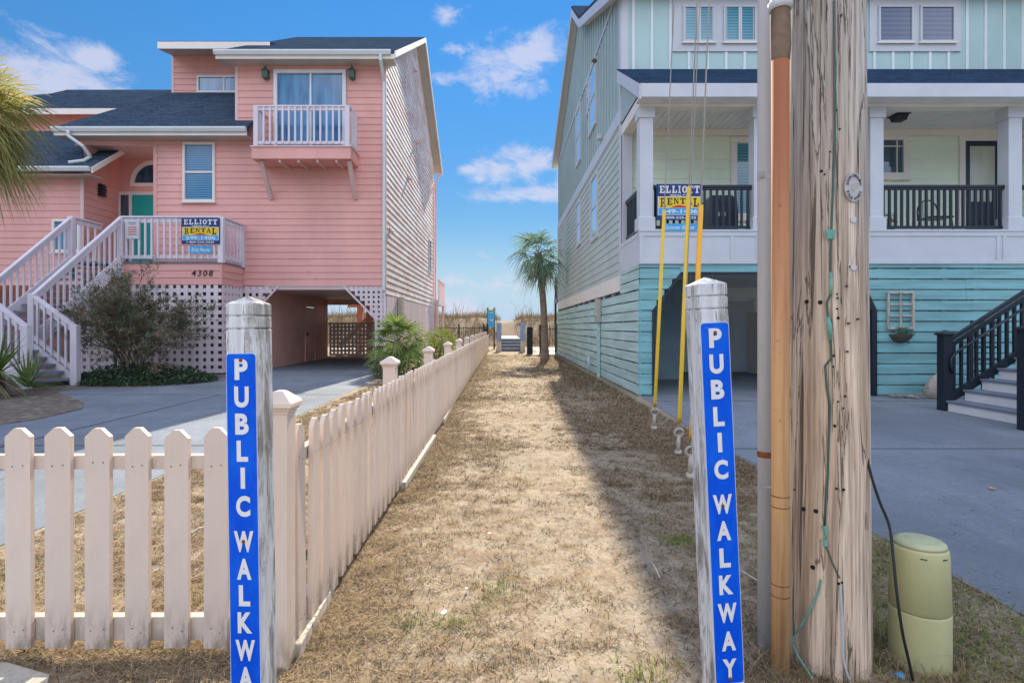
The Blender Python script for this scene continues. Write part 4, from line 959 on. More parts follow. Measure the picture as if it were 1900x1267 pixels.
A_ = (dx0,yd); B_ = (-11.3,13.75); C_ = (-9.79,13.1); D_ = (-10.25,12.3); E_ = (-11.76,12.95); A2 = (dxl,yd); B2 = (-12.63,13.75)
zB = PZ(548,13.75); zC = PZ(606,13.1)
railing(dk, A_, B_, 14, dzf, zB-1.1, zt_a=dzr, zt_b=zB); railing(dk, A2, B2, 14, dzf, zB-1.1, zt_a=dzr, zt_b=zB)
railing(dk, A2, (dxl,17.28), 3, dzf, dzf, zt_a=dzr, zt_b=dzr)
railing(dk, B_, C_, 5, zB-1.1, .22, zt_a=zB, zt_b=zC); railing(dk, E_, D_, 5, zB-1.1, .22, zt_a=zB, zt_b=zC)
newel(dk, *B_, 0, zB+.04); newel(dk, *C_, 0, zC+.04); newel(dk, *D_, 0, zC+.04); newel(dk, *B2, 0, zB+.04); newel(dk, *A2, dzf-.5, dzr+.02); newel(dk, *E_, 0, zB+.04)
zl_ = .95
MB().prism([Vector((*E_,zl_-.06)),Vector((*B_,zl_-.06)),Vector((B2[0]+1.33,13.8,zl_-.06)),Vector((B2[0],13.8,zl_-.06)),Vector((B2[0],12.95,zl_-.06))], (0,0,.06)).build('landing', m_tread, dk)
for i in range(12):
    t_ = (i+.5)/12; yc = yd-.05+(13.8-yd)*t_; zz = dzf+(zl_-dzf)*(i+1)/12.5; xo = dx0+(B_[0]-dx0)*t_
    MB().box((xo-1.3,yc-.14,zz-.045),(xo-.04,yc+.12,zz)).build('tread', m_tread, dk)
for i in range(5):
    t_ = (i+.45)/5; p = Vector((*B_,0)).lerp(Vector((*C_,0)), t_); q = Vector((*E_,0)).lerp(Vector((*D_,0)), t_); d = (Vector((*C_,0))-Vector((*B_,0))).normalized(); zz = zl_-(zl_-.02)*(i+1)/6
    MB().prism([p-d*.15+Vector((0,0,zz-.05)),p+d*.15+Vector((0,0,zz-.05)),q+d*.15+Vector((0,0,zz-.05)),q-d*.15+Vector((0,0,zz-.05))], (0,0,.05)).build('tread', m_tread, dk)
for a, b, z1_, z2_ in ((A_,B_,dzf-.1,zl_-.05),(A2,B2,dzf-.1,zl_-.05),(B_,C_,zl_-.1,.1),(E_,D_,zl_-.1,.1)): MB().bar((a[0],a[1],z1_),(b[0],b[1],z2_),.045,.24).build('stringer', m_rail, dk)

# signs on the left railing
def rental_sign(x0, x1, z0, z1, px0, px1, pz0, pz1, Y, plaque, label):
    r = thing('rental_sign', ((x0+x1)/2,Y,z0), label, 'sign', 'navy rental signs on railings')
    pan = MB().box((x0,Y-.012,z0),(x1,Y,z1)).build('panel', m_navyblue, r); W, Hh = x1-x0, z1-z0; cx = (x0+x1)/2
    def zz(f): return z1-f*Hh
    m = MB(); slabtext(m, 'ELLIOTT', cx-W*.44, cx+W*.44, zz(.05), [Hh*.20]*7, Y-.0135); m.build('lettering', m_signwhite, pan)
    m = MB(); text(m, '\u2022REALTY\u2022', cx, zz(.31), W*.44, Hh*.05, Y-.0135, .02); m.build('lettering', m_signwhite, pan)
    m = MB(); m.box((x0+W*.025,Y-.014,zz(.86)),(x1-W*.025,Y-.0125,zz(.345))); m.build('sign_border', m_signwhite, pan)
    MB().box((x0+W*.04,Y-.0155,zz(.655)),(x1-W*.04,Y-.0145,zz(.36))).build('yellow_band', m_signyellow, pan)
    MB().box((x0+W*.04,Y-.0155,zz(.845)),(x1-W*.04,Y-.0145,zz(.665))).build('cyan_band', m_cyan, pan)
    m = MB(); slabtext(m, 'RENTAL', cx-W*.42, cx+W*.42, zz(.385), [Hh*q for q in (.25,.195,.17,.165,.19,.25)], Y-.0168); m.build('lettering', m_signblack, pan)
    m = MB(); m.prism([Vector((cx-W*.2,Y-.0165,zz(.655))),Vector((cx+W*.2,Y-.0165,zz(.655))),Vector((cx+W*.12,Y-.0165,zz(.61))),Vector((cx,Y-.0165,zz(.58))),Vector((cx-W*.12,Y-.0165,zz(.61)))], (0,.0009,0)); m.build('sun_mark', m_red, pan)
    m = MB(); text(m, '249-1406', cx, zz(.755), W*.78, Hh*.115, Y-.0165, .025); m.build('lettering', m_signwhite, pan)
    m = MB(); text(m, '1-800-525-0225', cx, zz(.925), W*.72, Hh*.07, Y-.0135, .02); m.build('lettering', m_signwhite, pan)
    pl = MB().box((px0,Y-.012,pz0),(px1,Y,pz1)).build('name_plaque', m_cyan, r)
    m = MB(); text(m, plaque, (px0+px1)/2, (pz0+pz1)/2, (px1-px0)*.84, (pz1-pz0)*.55, Y-.0135, .01, .35); m.build('lettering', m_signwhite, pl)
Ys = yd-.09
rental_sign(PX(337,Ys), PX(408,Ys), PZ(453,Ys), PZ(405,Ys), PX(352,Ys), PX(393,Ys), PZ(470,Ys), PZ(457,Ys), Ys, 'Britt House', 'navy and yellow rental sign hung on the white deck railing of the pink house')
nt_ = thing('notice_sign', (PX(245,Ys),Ys,PZ(442,Ys)), 'small white notice with red lines on the pink house deck railing', 'sign')
p_ = MB().box((PX(233,Ys),Ys-.01,PZ(443,Ys)),(PX(258,Ys),Ys,PZ(408,Ys))).build('panel', m_white2, nt_)
m = MB()
for i in range(4): m.box((PX(238,Ys),Ys-.0125,PZ(436-4.3*i,Ys)),(PX(254,Ys),Ys-.0105,PZ(434.2-4.3*i,Ys)))
m.build('red_lines', m_red, p_)
m = MB()
for i in range(2): m.box((PX(238+2*i,Ys),Ys-.0125,PZ(414+3*i,Ys)),(PX(254-2*i,Ys),Ys-.0105,PZ(413+3*i,Ys)))
m.build('blue_lines', m_navyblue, p_)

#@@ TEALHOUSE
# ------------------------------------------------------------------ teal house
YT = 11.1; XT = 2.67; YU = 12.8
th = thing('beach_house', (7,17,0), 'three storey sage green beach house with white porch, right of the walkway', 'house')
zband0, zfloor = PZ(490,YT), PZ(430,YT)
XR = 12.5
# plank base
def planks(mb, O, U, Nn, u0, u1, z0, z1, pitch=.2, gap=.026, inside=None, seg=2.4):
    O = Vector(O); U = Vector(U); Nn = Vector(Nn); z = z0; Z = Vector((0,0,1))
    while z < z1-.05:
        h = min(pitch-gap, z1-z); u = u0
        while u < u1-.01:
            e = min(u1, u+seg*random.uniform(.8,1.2)); a = u; b = e
            if inside: a, b = inside(u, e, z+h/2)
            if b-a > .02:
                o1, o2 = random.uniform(0,.006), random.uniform(0,.006); w1, w2 = random.uniform(-.006,.006), random.uniform(-.006,.006)
                mb.prism([O+U*a+Z*(z+w1)+Nn*o1, O+U*(b-.003)+Z*(z+w2)+Nn*o2, O+U*(b-.003)+Z*(z+h+w2)+Nn*o2, O+U*a+Z*(z+h+w1)+Nn*o1], Nn*.022)
            u = e
        z += pitch
m = MB(); planks(m, (XT,0,0), (0,1,0), (1,0,0), YT+.03, 27.4, .03, 2.06, .205, .024); planks(m, (XT,0,0), (0,1,0), (1,0,0), YT+.03, YU-.02, .03+.205*10+.0, zband0, .205, .024); sdw = m.build('plank_wall', m_tealside, th)
for o in (sdw,):
    for v in o.data.vertices: v.co.x = 2*(XT-ORG[o.name].x)-v.co.x if False else v.co.x-.03
m = MB()
yy = YT+.2
while yy < 27.3: MB().box((XT+.0,yy,.0),(XT+.08,yy+.09,2.15)).build('stud', m_tealside, th); yy += 1.25
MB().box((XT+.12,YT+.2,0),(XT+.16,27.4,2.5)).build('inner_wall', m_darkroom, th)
MB().box((XT-.01,YT,0),(XT+.03,YT+.03,2.2)).build('corner_board', m_teal, th)
gx0, gx1 = PX(1212,YT), PX(1621,YT); zo = PZ(507,YT)
def ins_l(u, e, z):
    lim = gx0 if z < PZ(575,YT) else (gx0+(z-PZ(575,YT))/(zo-PZ(575,YT))*(PX(1262,YT)-gx0) if z < zo else 99)
    return u, min(e, lim)
m = MB(); planks(m, (0,YT+.02,0), (1,0,0), (0,-1,0), XT, PX(1262,YT), .03, zband0, .205, .014, ins_l, 5); m.build('plank_wall', m_teal, th)
def ins_r(u, e, z):
    lim = gx1 if z < PZ(575,YT) else (gx1-(z-PZ(575,YT))/(zo-PZ(575,YT))*(gx1-PX(1590,YT)) if z < zo else 0)
    return max(u, lim), e
m = MB(); planks(m, (0,YT+.02,0), (1,0,0), (0,-1,0), PX(1588,YT), XR, .03, zband0, .205, .026, ins_r, 1.9); m.build('plank_wall', m_teal, th)
m = MB(); xx = gx1+.12
while xx < 9.2: MB().box((xx,YT+.045,0),(xx+.1,YT+.12,zband0-.02)).build('stud', m_tealside, th); xx += .62
MB().box((gx1+.1,YT+.5,0),(XR,YT+.55,zband0)).build('inner_wall', m_garage, th)
MB().box((PX(1262,YT),YT+.0,zo),(PX(1588,YT),YT+.03,zband0)).build('opening_header', m_teal, th)
for pts_ in (((PX(1212,YT),0),(PX(1212,YT),PZ(577,YT)),(PX(1264,YT),zo),(PX(1588,YT),zo),(gx1,PZ(577,YT)),(gx1,0)),):
    m = MB()
    for (x1_,z1_),(x2_,z2_) in zip(pts_[:-1], pts_[1:]): m.bar((x1_,YT+.03,z1_),(x2_,YT+.03,z2_),.11,.055,(0,1,0)) if False else m.bar((x1_,YT+.03,z1_),(x2_,YT+.03,z2_),.10 if x2_ > gx1-.3 and z2_ < zo else .045,.12,(0,1,0))
    m.build('opening_frame', m_black, th)
# garage inside
yg = 17.1
MB().box((XT+.17,yg,0),(XR,yg+.05,2.55)).build('garage_wall', m_garage, th)
MB().box((XT+.17,YT+.04,zo+.13),(XR,yg,zo+.17)).build('garage_ceiling', m_garage, th)
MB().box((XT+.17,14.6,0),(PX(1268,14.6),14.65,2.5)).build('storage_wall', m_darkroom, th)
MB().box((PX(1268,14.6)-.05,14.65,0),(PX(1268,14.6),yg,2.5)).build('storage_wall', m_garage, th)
gd = MB().box((PX(1345,yg),yg-.05,.05),(PX(1398,yg),yg-.003,2.1)).build('garage_door', m_white2, th)
m = MB(); m.box((PX(1398,yg),yg-.06,.02),(PX(1404,yg),yg-.002,2.2)); m.box((PX(1340,yg),yg-.06,.02),(PX(1345,yg),yg-.002,2.2)); m.build('door_frame', m_garage, th)
MB().box((PX(1404,16),15.9,.02),(PX(1416,16),16.6,1.75)).build('open_door', m_cream, th)
m = MB(); m.box((PX(1378,16.8),16.6,PZ(524,16.8)),(PX(1384,16.8),16.8,PZ(517,16.8))); m.build('security_camera', m_black, th)
# band
def panelband(x0, x1):
    m = MB(); m.box((x0,YT-.02,zband0),(x1,YT+.1,zfloor)); return m
bd = panelband(XT-.01, XR).build('porch_band', m_white2, th)
m = MB(); m.box((XT-.02,YT-.05,zfloor),(XR,YT+.1,zfloor+.035)); m.box((XT-.015,YT-.036,zfloor-.09),(XR,YT-.0205,zfloor-.002)); m.box((XT-.015,YT-.036,zband0+.002),(XR,YT-.0205,zband0+.07))
for px_ in (1190,1358,1405,1440,1610,1850,1862,2050): m.box((PX(px_,YT)-.035,YT-.035,zband0+.072),(PX(px_,YT)+.035,YT-.0205,zfloor-.092))
m.build('band_trim', m_white2, bd)
m = MB(); m.box((XT-.011,YT+.101,zband0),(XT+.06,YU-.0,zfloor)); m.box((XT-.02,YT+.101,zfloor-.09),(XT-.0115,YU,zfloor)); m.box((XT-.02,YT+.101,zband0),(XT-.0115,YU,zband0+.07)); m.build('porch_band', m_white2, th)
MB().box((XT+.06,YT+.1,zfloor-.05),(XR,YU,zfloor)).build('porch_floor', m_ceil, th)
zc0, zc1 = PZ(198,YT), PZ(181,YT)+.05
# columns
def column(x, w_=.13):
    m = MB(); y = YT+w_+.01; m.square([(w_+.035,w_+.035,zfloor+.036),(w_+.035,w_+.035,zfloor+.28),(w_,w_,zfloor+.29),(w_,w_,zc0-.22),(w_+.03,w_+.03,zc0-.215),(w_+.03,w_+.03,zc0)], (x,y,0)); m.build('column', m_white2, th, bevel=.006)
cols_ = [XT+.135, PX(1412,YT), PX(1628,YT), PX(1885,YT), PX(2100,YT), PX(2320,YT)]
for x in cols_: column(x)
m = MB(); m.square([(.1,.06,zfloor),(.1,.06,zc0)], (XT+.11,YU-.075,0)); m.build('column', m_white2, th)
MB().box((XT,YT,zc0),(XR,YT+.26,zc1+.05)).build('porch_beam', m_cream, th); MB().box((XT,YT+.261,zc0),(XT+.22,YU,zc1+.05)).build('porch_beam', m_cream, th)
m = MB(); x_ = XT+.22
while x_ < XR: m.box((x_,YT+.262,zc0+.13),(x_+.14,YU-.002,zc0+.15+.004*random.random())); x_ += .152
m.build('porch_ceiling', m_ceil, th)
# porch roof
ye2 = 10.72; zr0, zr1 = PZ(155,ye2), PZ(129,YU)
def tslab(name, pts, mat=m_shingle2, thk=.08):
    m = MB(); m.prism([Vector(p)-Vector((0,0,thk)) for p in pts], (0,0,thk)); return m.build(name, mat, th)
tslab('porch_roof', [(XT-.10,ye2,zr0),(XR,ye2,zr0),(XR,YU-.01,zr1),(XT-.10,YU-.01,zr1)])
MB().box((XT-.09,ye2-.03,PZ(181,ye2)),(XR,ye2-.002,zr0-.01)).build('fascia', m_white2, th)
MB().box((XT-.08,ye2,PZ(181,ye2)+.02),(XR,YT-.001,PZ(181,ye2)+.04)).build('soffit', m_ceil, th)
m = MB(); m.prism([Vector((XT-.105,ye2-.03,zr0-.30)),Vector((XT-.105,YU,zr1-.28)),Vector((XT-.105,YU,zr1-.02)),Vector((XT-.105,ye2-.03,zr0-.02))], (.04,0,0)); m.prism([Vector((XT-.06,ye2,zr0-.30)),Vector((XT-.06,YT+.3,zr0-.30)),Vector((XT-.06,YU,zr1-.30)),Vector((XT-.06,YT+.5,zr1-.75))], (.05,0,0)) if False else None; m.build('rake_board', m_white2, th)
m = MB(); m.prism([Vector((XT+.0,YT,zc1)),Vector((XT+.0,YU,zc1)),Vector((XT+.0,YU,zr1-.1)),Vector((XT+.0,YT-.2,zr0-.08))], (.05,0,0)); m.build('porch_gable', m_sageside, th)
# walls: porch back wall, upper front wall
wl = (PX(1355,YU), PX(1425,YU), zfloor+.55, PZ(255,YU)); wr = (PX(1590,YU), PX(1685,YU), PZ(332,YU), PZ(250,YU)); dr = (PX(1778,YU), PX(1862,YU), zfloor, PZ(250,YU))
m = MB(); siding(m, (0,YU,0), (1,0,0), (0,-1,0), zfloor, zc0+.16, K(XT+.02), K(XR), .21, [(wl[0]+.1,wl[1]-.1,wl[2]+.1,wl[3]-.1),(wr[0]+.1,wr[1]-.1,wr[2]+.1,wr[3]-.1),(dr[0]+.1,dr[1]-.1,dr[2],dr[3]-.1)], .014); m.build('porch_wall', m_porch, th)
MB().box((XT+.2,YU-.06,zc0-.02),(XR,YU-.016,zc0+.13)).build('crown_trim', m_cream, th)
wf = window(th, wl[0], wl[1], wl[2], wl[3], YU, m_cream, m_blindteal, .14, (), (), .05)
wf = window(th, wr[0], wr[1], wr[2], wr[3], YU, m_cream, m_glassdark, .13, (PX(1663,YU),), (PZ(272,YU),PZ(325,YU)), .05, thin=.012)
m = MB(); m.box((dr[0],YU-.045,dr[3]-.15),(dr[1],YU+.02,dr[3])).box((dr[0],YU-.045,zfloor),(dr[0]+.13,YU+.02,dr[3]-.152)).box((dr[1]-.04,YU-.045,zfloor),(dr[1],YU+.02,dr[3]-.152)); m.build('door_frame', m_cream, th)
dd_ = MB().box((dr[0]+.13,YU-.02,zfloor),(dr[1]-.04,YU+.03,dr[3]-.152)).build('porch_door', m_navy, th)
MB().box((dr[0]+.24,YU-.03,zfloor+.95),(dr[1]-.22,YU-.021,dr[3]-.27)).build('door_pane', m_glasscream, dd_)
m = MB(); m.box((dr[0]+.22,YU-.035,zfloor+.15),(dr[1]-.2,YU-.021,zfloor+.75)); m.build('door_panel', m_navy, dd_, bevel=.01)
MB().box((dr[0]+.17,YU-.07,zfloor+.9),(dr[0]+.2,YU-.021,zfloor+1.05)).build('handle', m_metal, dd_)
lamp = MB(); cx_, cy_ = PX(1668,11.9), 11.9; lamp.square([(.15,.15,zc0+.128),(.15,.15,zc0+.11),(.12,.12,zc0+.10),(.10,.10,zc0+.02),(.11,.11,zc0+.01)], (cx_,cy_,0)); lamp.build('ceiling_lamp', m_black, th)
# upper wall with battens and windows
ztop = 8.9
bxl = (PX(1247,YU), PX(1412,YU)); bxr = (PX(1612,YU), PX(1781,YU)); bz0 = PZ(97,YU)
MB().box((XT+.02,YU,zr1-.3),(XR,YU+.06,ztop)).build('upper_wall', m_sage, th)
bt = MB(); x_ = PX(1175,YU)
while x_ < XR:
    inb = any(a-.02 < x_ < b+.02 for a, b in (bxl, bxr))
    MB().box((x_-.03,YU-.022,zr1-.03),(x_+.03,YU-.001,bz0-.0 if inb else ztop)).build('batten', m_batten, th, bevel=.003); x_ += .415
MB().box((XT-.01,YU-.03,zr1-.05),(XT+.15,YU+.05,ztop)).build('corner_board', m_white2, th)
for (a, b), wins, mp_ in ((bxl, ((1266,1325),(1341,1402)), m_blindteal), (bxr, ((1627,1692),(1704,1769)), m_blindgrey)):
    MB().box((a,YU-.035,bz0),(b,YU-.0015,ztop)).build('window_surround', m_white2, th)
    for p0, p1 in wins:
        x0, x1, z0, z1 = PX(p0,YU), PX(p1,YU), PZ(81,YU), PZ(13,YU)
        m = MB(); f_ = .045
        m.box((x0,YU-.075,z1-f_),(x1,YU-.036,z1)).box((x0,YU-.075,z0),(x1,YU-.036,z0+f_)).box((x0,YU-.075,z0+f_),(x0+f_,YU-.036,z1-f_)).box((x1-f_,YU-.075,z0+f_),(x1,YU-.036,z1-f_))
        if mp_ is m_blindteal:
            xm = (x0+x1)/2; m.box((xm-.04,YU-.07,z0+f_),(xm+.04,YU-.036,z1-f_))
            for s_ in (-1,1):
                xq = xm+s_*.30; m.box((xq-.009,YU-.06,z0+f_),(xq+.009,YU-.036,z1-f_))
        fr0 = m.build('window', m_white2, th, bevel=.004)
        MB().box((x0+.02,YU-.045,z0+.02),(x1-.02,YU-.0355,z1-.02)).build('pane', mp_, fr0)
        MB().box((x0-.03,YU-.09,z0-.03),(x1+.03,YU-.036,z0-.001)).build('sill', m_cream, fr0)
# side wall (gable end facing the walkway)
ZB1 = 6.05; yb_ = 27.3
m = MB()
wsd = [((1098,1108),(330,395)),((1070,1076),(385,428))]
holes = []
def sidewin(pa, pb, yt, ybm):
    y0, y1 = XT*F/(pb-CX), XT*F/(pa-CX); ym = (y0+y1)/2; return (min(y0,y1), max(y0,y1), PZ(ybm,ym), PZ(yt,ym))
W1 = [sidewin(1099,1110,330,440), sidewin(1072,1078,378,452)]
W2 = [sidewin(1095,1106,128,238), sidewin(1071,1078,205,300), sidewin(1091,1095,155,205)]
siding(m, (XT,0,0), (0,1,0), (-1,0,0), 2.45, ZB1-.1, K(YU), K(yb_), .19, [(a,b,c,d) for a,b,c,d in W1], .016); m.build('side_wall', m_grey, th)
prof = [(YU,ZB1+.1),(YU,8.85),(17.9,10.9),(19.8,12.3),(yb_,9.3),(yb_,ZB1+.1)]
m = MB(); m.prism([Vector((XT,a,b)) for a, b in prof], (.06,0,0)); m.build('side_wall', m_sageside, th)
def roofz(y):
    for (a, za),(b, zb_) in zip(prof[1:4], prof[2:5]):
        if a <= y <= b: return za+(zb_-za)*(y-a)/(b-a)
    return 8.85
m = MB(); y = YU+.2
while y < yb_: MB().box((XT-.022,y-.03,ZB1+.1),(XT-.001,y+.03,roofz(y)-.02)).build('batten', m_sageside, th); y += .41
MB().box((XT-.03,YU-.04,ZB1-.12),(XT-.0005,yb_,ZB1+.2)).build('belt_trim', m_white2, th)
MB().box((XT-.027,13.2,9.02),(XT-.0235,26.9,9.12)).build('belt_trim', m_white2, th)
MB().box((XT-.03,YU+.0,2.15),(XT+.05,yb_,2.5)).build('belt_trim', m_cream, th)
MB().box((XT-.03,YU+.0,2.5),(XT-.001,YU+.13,ZB1-.13)).build('corner_board', m_white2, th); MB().box((XT-.03,yb_-.15,2.5),(XT-.001,yb_,ZB1-.13)).build('corner_board', m_white2, th)
MB().box((XT-.03,YU+.0,ZB1+.21),(XT-.001,YU+.13,8.85)).build('corner_board', m_white2, th)
for k_, (a,b,c,d) in enumerate(W1+W2):
    f_ = .09; m = MB(); o_ = XT-.055
    m.box((o_,a-f_,d),(XT-.001,b+f_,d+f_)).box((o_,a-f_,c-f_),(XT-.001,b+f_,c)).box((o_,a-f_,c),(XT-.001,a,d)).box((o_,b,c),(XT-.001,b+f_,d)).box((o_+.01,a,(c+d)/2-.025),(XT-.02,b,(c+d)/2+.025))
    fr0 = m.build('window', m_white2, th); MB().box((XT-.028,a,c),(XT+.01,b,d)).build('pane', m_glassclear, fr0)
for (a, za),(b, zb_) in zip(prof[1:4], prof[2:5]):
    a2 = a-.35 if a == YU else a; za2 = za-(b-a and (zb_-za)/(b-a))*(a-a2); b2 = b+.4 if b == yb_ else b; zb2 = zb_+(zb_-za)/(b-a)*(b2-b)
    m = MB(); m.prism([Vector((XT-.28,a2,za2-.20)),Vector((XT-.28,b2,zb2-.20)),Vector((XT-.28,b2,zb2+.06)),Vector((XT-.28,a2,za2+.06))], (.04,0,0)); m.build('rake_board', m_white2, th)
    m = MB(); m.quad((XT-.24,a2,za2-.12),(XT+.03,a2,za2-.12),(XT+.03,b2,zb2-.12),(XT-.24,b2,zb2-.12)); m.build('rake_soffit', m_white2, th)
    tslab('roof', [(XT-.27,a2,za2+.16),(XR,a2,za2+.16),(XR,b2,zb2+.16),(XT-.27,b2,zb2+.16)], m_shingle, .1)
MB().box((XT,yb_-.02,0),(XR,yb_,9.3)).build('rear_wall', m_grey, th)
MB().box((XR-.05,YT,2.5),(XR,yb_,9.3)).build('far_wall', m_grey, th)
m = MB(); m.tube([(XT-.09,16.2,8.85),(XT-.03,16.2,8.9)], .07, 10); m.build('wall_vent', m_tape, th); MB().box((XT-.14,15.1,6.32),(XT-.03,15.3,6.45)).build('wall_lamp', m_white2, th)
MB().box((XT-.03,16.2,2.62),(XT-.0,16.5,2.8)).build('wall_vent', m_grey, th)
# rear deck edge at back corner
m = MB(); 
for i in range(8): m.box((XT-.02,27.5+.15*i,2.75),(XT+.02,27.53+.15*i,3.75))
m.box((XT-.03,27.45,3.75),(XT+.03,28.8,3.8)).box((XT-.06,27.4,2.5),(XT+3,28.8,2.72)).box((XT-.04,28.7,0),(XT+.06,28.8,3.85)); m.build('rear_deck', m_black, th)
# porch railings
def porch_rail(a, b, axis='x', cy=YT+.13, n=None):
    zt_ = zfloor+.93; L_ = b-a; n = n or max(2, int(L_/.115))
    m = MB()
    if axis == 'x': m.box((a,cy-.045,zt_-.05),(b,cy+.045,zt_)).box((a,cy-.03,zt_-.09),(b,cy+.03,zt_-.052))
    else: m.box((cy-.045,a,zt_-.05),(cy+.045,b,zt_)).box((cy-.03,a,zt_-.09),(cy+.03,b,zt_-.052))
    rl = m.build('porch_railing', m_black, th, bevel=.004); (MB().box((a,cy-.03,zfloor+.08),(b,cy+.03,zfloor+.13)) if axis == 'x' else MB().box((cy-.03,a,zfloor+.08),(cy+.03,b,zfloor+.13))).build('bottom_rail', m_black, rl)
    for i in range(n):
        u = a+L_*(i+.5)/n
        m = MB(); (m.box((u-.02,cy-.02,zfloor+.132),(u+.02,cy+.02,zt_-.092)) if axis == 'x' else m.box((cy-.02,u-.02,zfloor+.132),(cy+.02,u+.02,zt_-.092))); m.build('baluster', m_black, rl)
for i, (a, b) in enumerate(zip(cols_[:4], cols_[1:5])): porch_rail(a+.14, b-.14)
porch_rail(YT+.3, YU-.14, 'y', XT+.1)
# sign and porch furniture
Ys = YT-.04
rental_sign(PX(1218,Ys), PX(1303,Ys), PZ(409,Ys), PZ(342,Ys), PX(1229,Ys), PX(1293,Ys), PZ(429,Ys), PZ(415,Ys), Ys, 'Summer Breeze', 'navy and yellow rental sign on the black porch railing of the sage house')
gr = thing('covered_grill', (PX(1333,12.0),12.0,zfloor), 'dark covered grill standing on the sage porch behind the railing', 'grill')
m = MB(); x0, x1 = PX(1308,12.0), PX(1360,12.0); m.square([((x1-x0)/2,.28,0),((x1-x0)/2+.01,.28,.5),((x1-x0)/2-.01,.26,.78),((x1-x0)/2-.08,.18,.88)], ((x0+x1)/2,12.0,zfloor)); cv = m.build('cover', m_navy, gr, bevel=.03)
MB().box((x0+.12,11.71,zfloor+.42),(x0+.2,11.72,zfloor+.5)).build('label_tab', m_white2, cv); MB().box((x0+.24,11.71,zfloor+.42),(x0+.32,11.72,zfloor+.5)).build('label_tab', m_white2, cv)
ch = thing('porch_chair', (PX(1735,12.1),12.1,zfloor), 'dark metal chair with round back on the porch beside the navy door', 'chair')
cx_, cy_ = PX(1735,12.1), 12.1; m = MB(); m.tube([(cx_-.22,cy_+.2,zfloor+.45)]+[(cx_-.22*math.cos(R(a)),cy_+.22,zfloor+.62+.26*math.sin(R(a))) for a in range(0,181,20)]+[(cx_+.22,cy_+.2,zfloor+.45)], .014, 8)
for q in (-.1,0,.1): m.tube([(cx_+q,cy_+.21,zfloor+.45),(cx_+q,cy_+.22,zfloor+.85)], .008, 6)
m.build('backrest', m_black, ch); MB().box((cx_-.23,cy_-.22,zfloor+.43),(cx_+.23,cy_+.22,zfloor+.46)).build('seat', m_black, ch)
for a in (-1,1):
    for b in (-1,1): MB().tube([(cx_+a*.2,cy_+b*.19,zfloor+.43),(cx_+a*.23,cy_+b*.22,zfloor)], .013, 8).build('leg', m_black, ch)
pt = thing('potted_plant', (PX(1650,11.55),11.55,zfloor), 'small potted plant on the porch floor by the column', 'plant')
cx_, cy_ = PX(1650,11.55), 11.55; MB().lathe([(.07,0),(.1,.16),(.11,.17),(.09,.165)], (cx_,cy_,zfloor), 14).build('pot', m_terra, pt, smooth=True)
m = MB()
for i in range(120):
    a = random.uniform(0,6.3); r = random.uniform(.02,.14); z = zfloor+.17+random.uniform(0,.24); p = Vector((cx_+r*math.cos(a),cy_+r*math.sin(a),z)); q = Vector((random.uniform(-1,1),random.uniform(-1,1),random.uniform(-.3,1))).normalized(); s_ = q.cross(Vector((.3,.5,.8))).normalized()
    m.quad(p, p+q*.03+s_*.012, p+q*.06, p+q*.03-s_*.012)
m.build('leaves', m_leaf, pt)
# meter box on side wall
mt = thing('electric_meter', (XT-.1,14.2,0), 'grey electric meter box and conduit on the teal plank side wall', 'meter')
yq = XT*F/(1116-CX)
MB().box((XT-.16,yq-.14,PZ(598,yq)),(XT-.035,yq+.14,PZ(555,yq))).build('box', m_anchor, mt, bevel=.01); MB().box((XT-.12,yq-.06,0),(XT-.05,yq+.02,PZ(598,yq))).build('conduit', m_tealside, mt)
MB().tube([(XT-.19,yq-.02,PZ(585,yq)),(XT-.16,yq-.02,PZ(585,yq))], .07, 16).build('meter_dial', m_glassclear, mt)
fa = thing('pipe_stub', (XT-.12,16,0), 'short white pipe stub at the foot of the teal plank side wall', 'pipe'); yq = XT*F/(1101-CX)
MB().tube([(XT-.13,yq,-.02),(XT-.13,yq,.42),(XT-.11,yq+.05,.47),(XT-.08,yq+.14,.47)], .035, 10).build('pipe', m_white2, fa, smooth=True)
# decor window frame and basket
YD = YT-.03
df = thing('decor_frame', (PX(1670,YD),YD,PZ(612,YD)), 'old grey six pane window frame hung on the teal plank wall', 'frame')
x0, x1, z0, z1 = PX(1645,YD), PX(1695,YD), PZ(611,YD), PZ(541,YD); m = MB(); q = .04
m.box((x0,YD-.04,z1-q),(x1,YD,z1)).box((x0,YD-.04,z0),(x1,YD,z0+q)).box((x0,YD-.04,z0+q),(x0+q,YD,z1-q)).box((x1-q,YD-.04,z0+q),(x1,YD,z1-q)); m.build('frame', m_woodold, df, bevel=.004)
m = MB(); xm = (x0+x1)/2; m.box((xm-.012,YD-.03,z0+q),(xm+.012,YD-.004,z1-q))
for zz in (z0+(z1-z0)*.36, z0+(z1-z0)*.66): m.box((x0+q,YD-.028,zz-.012),(xm-.0125,YD-.004,zz+.012)).box((xm+.0125,YD-.028,zz-.012),(x1-q,YD-.004,zz+.012))
m.build('muntin', m_woodold, df)
bk = thing('flower_basket', (PX(1670,YD),YD-.1,PZ(636,YD)), 'half round coir wall basket with grey green leaves on the teal plank wall', 'basket')
cx_ = PX(1670,YD); zt_ = PZ(620,YD); m = MB(); prof_ = [(.02,-.17),(.13,-.14),(.2,-.06),(.23,0)]
nn_ = 12; 
for i, (r, z) in enumerate(prof_):
    for k in range(nn_+1): a = math.pi*k/nn_; m.v.append((cx_+r*math.cos(a), YD-.005-r*.8*math.sin(a), zt_+z))
for i in range(len(prof_)-1):
    for k in range(nn_): m.f.append((i*(nn_+1)+k, i*(nn_+1)+k+1, (i+1)*(nn_+1)+k+1, (i+1)*(nn_+1)+k))
m.build('basket', m_terra, bk); m = MB()
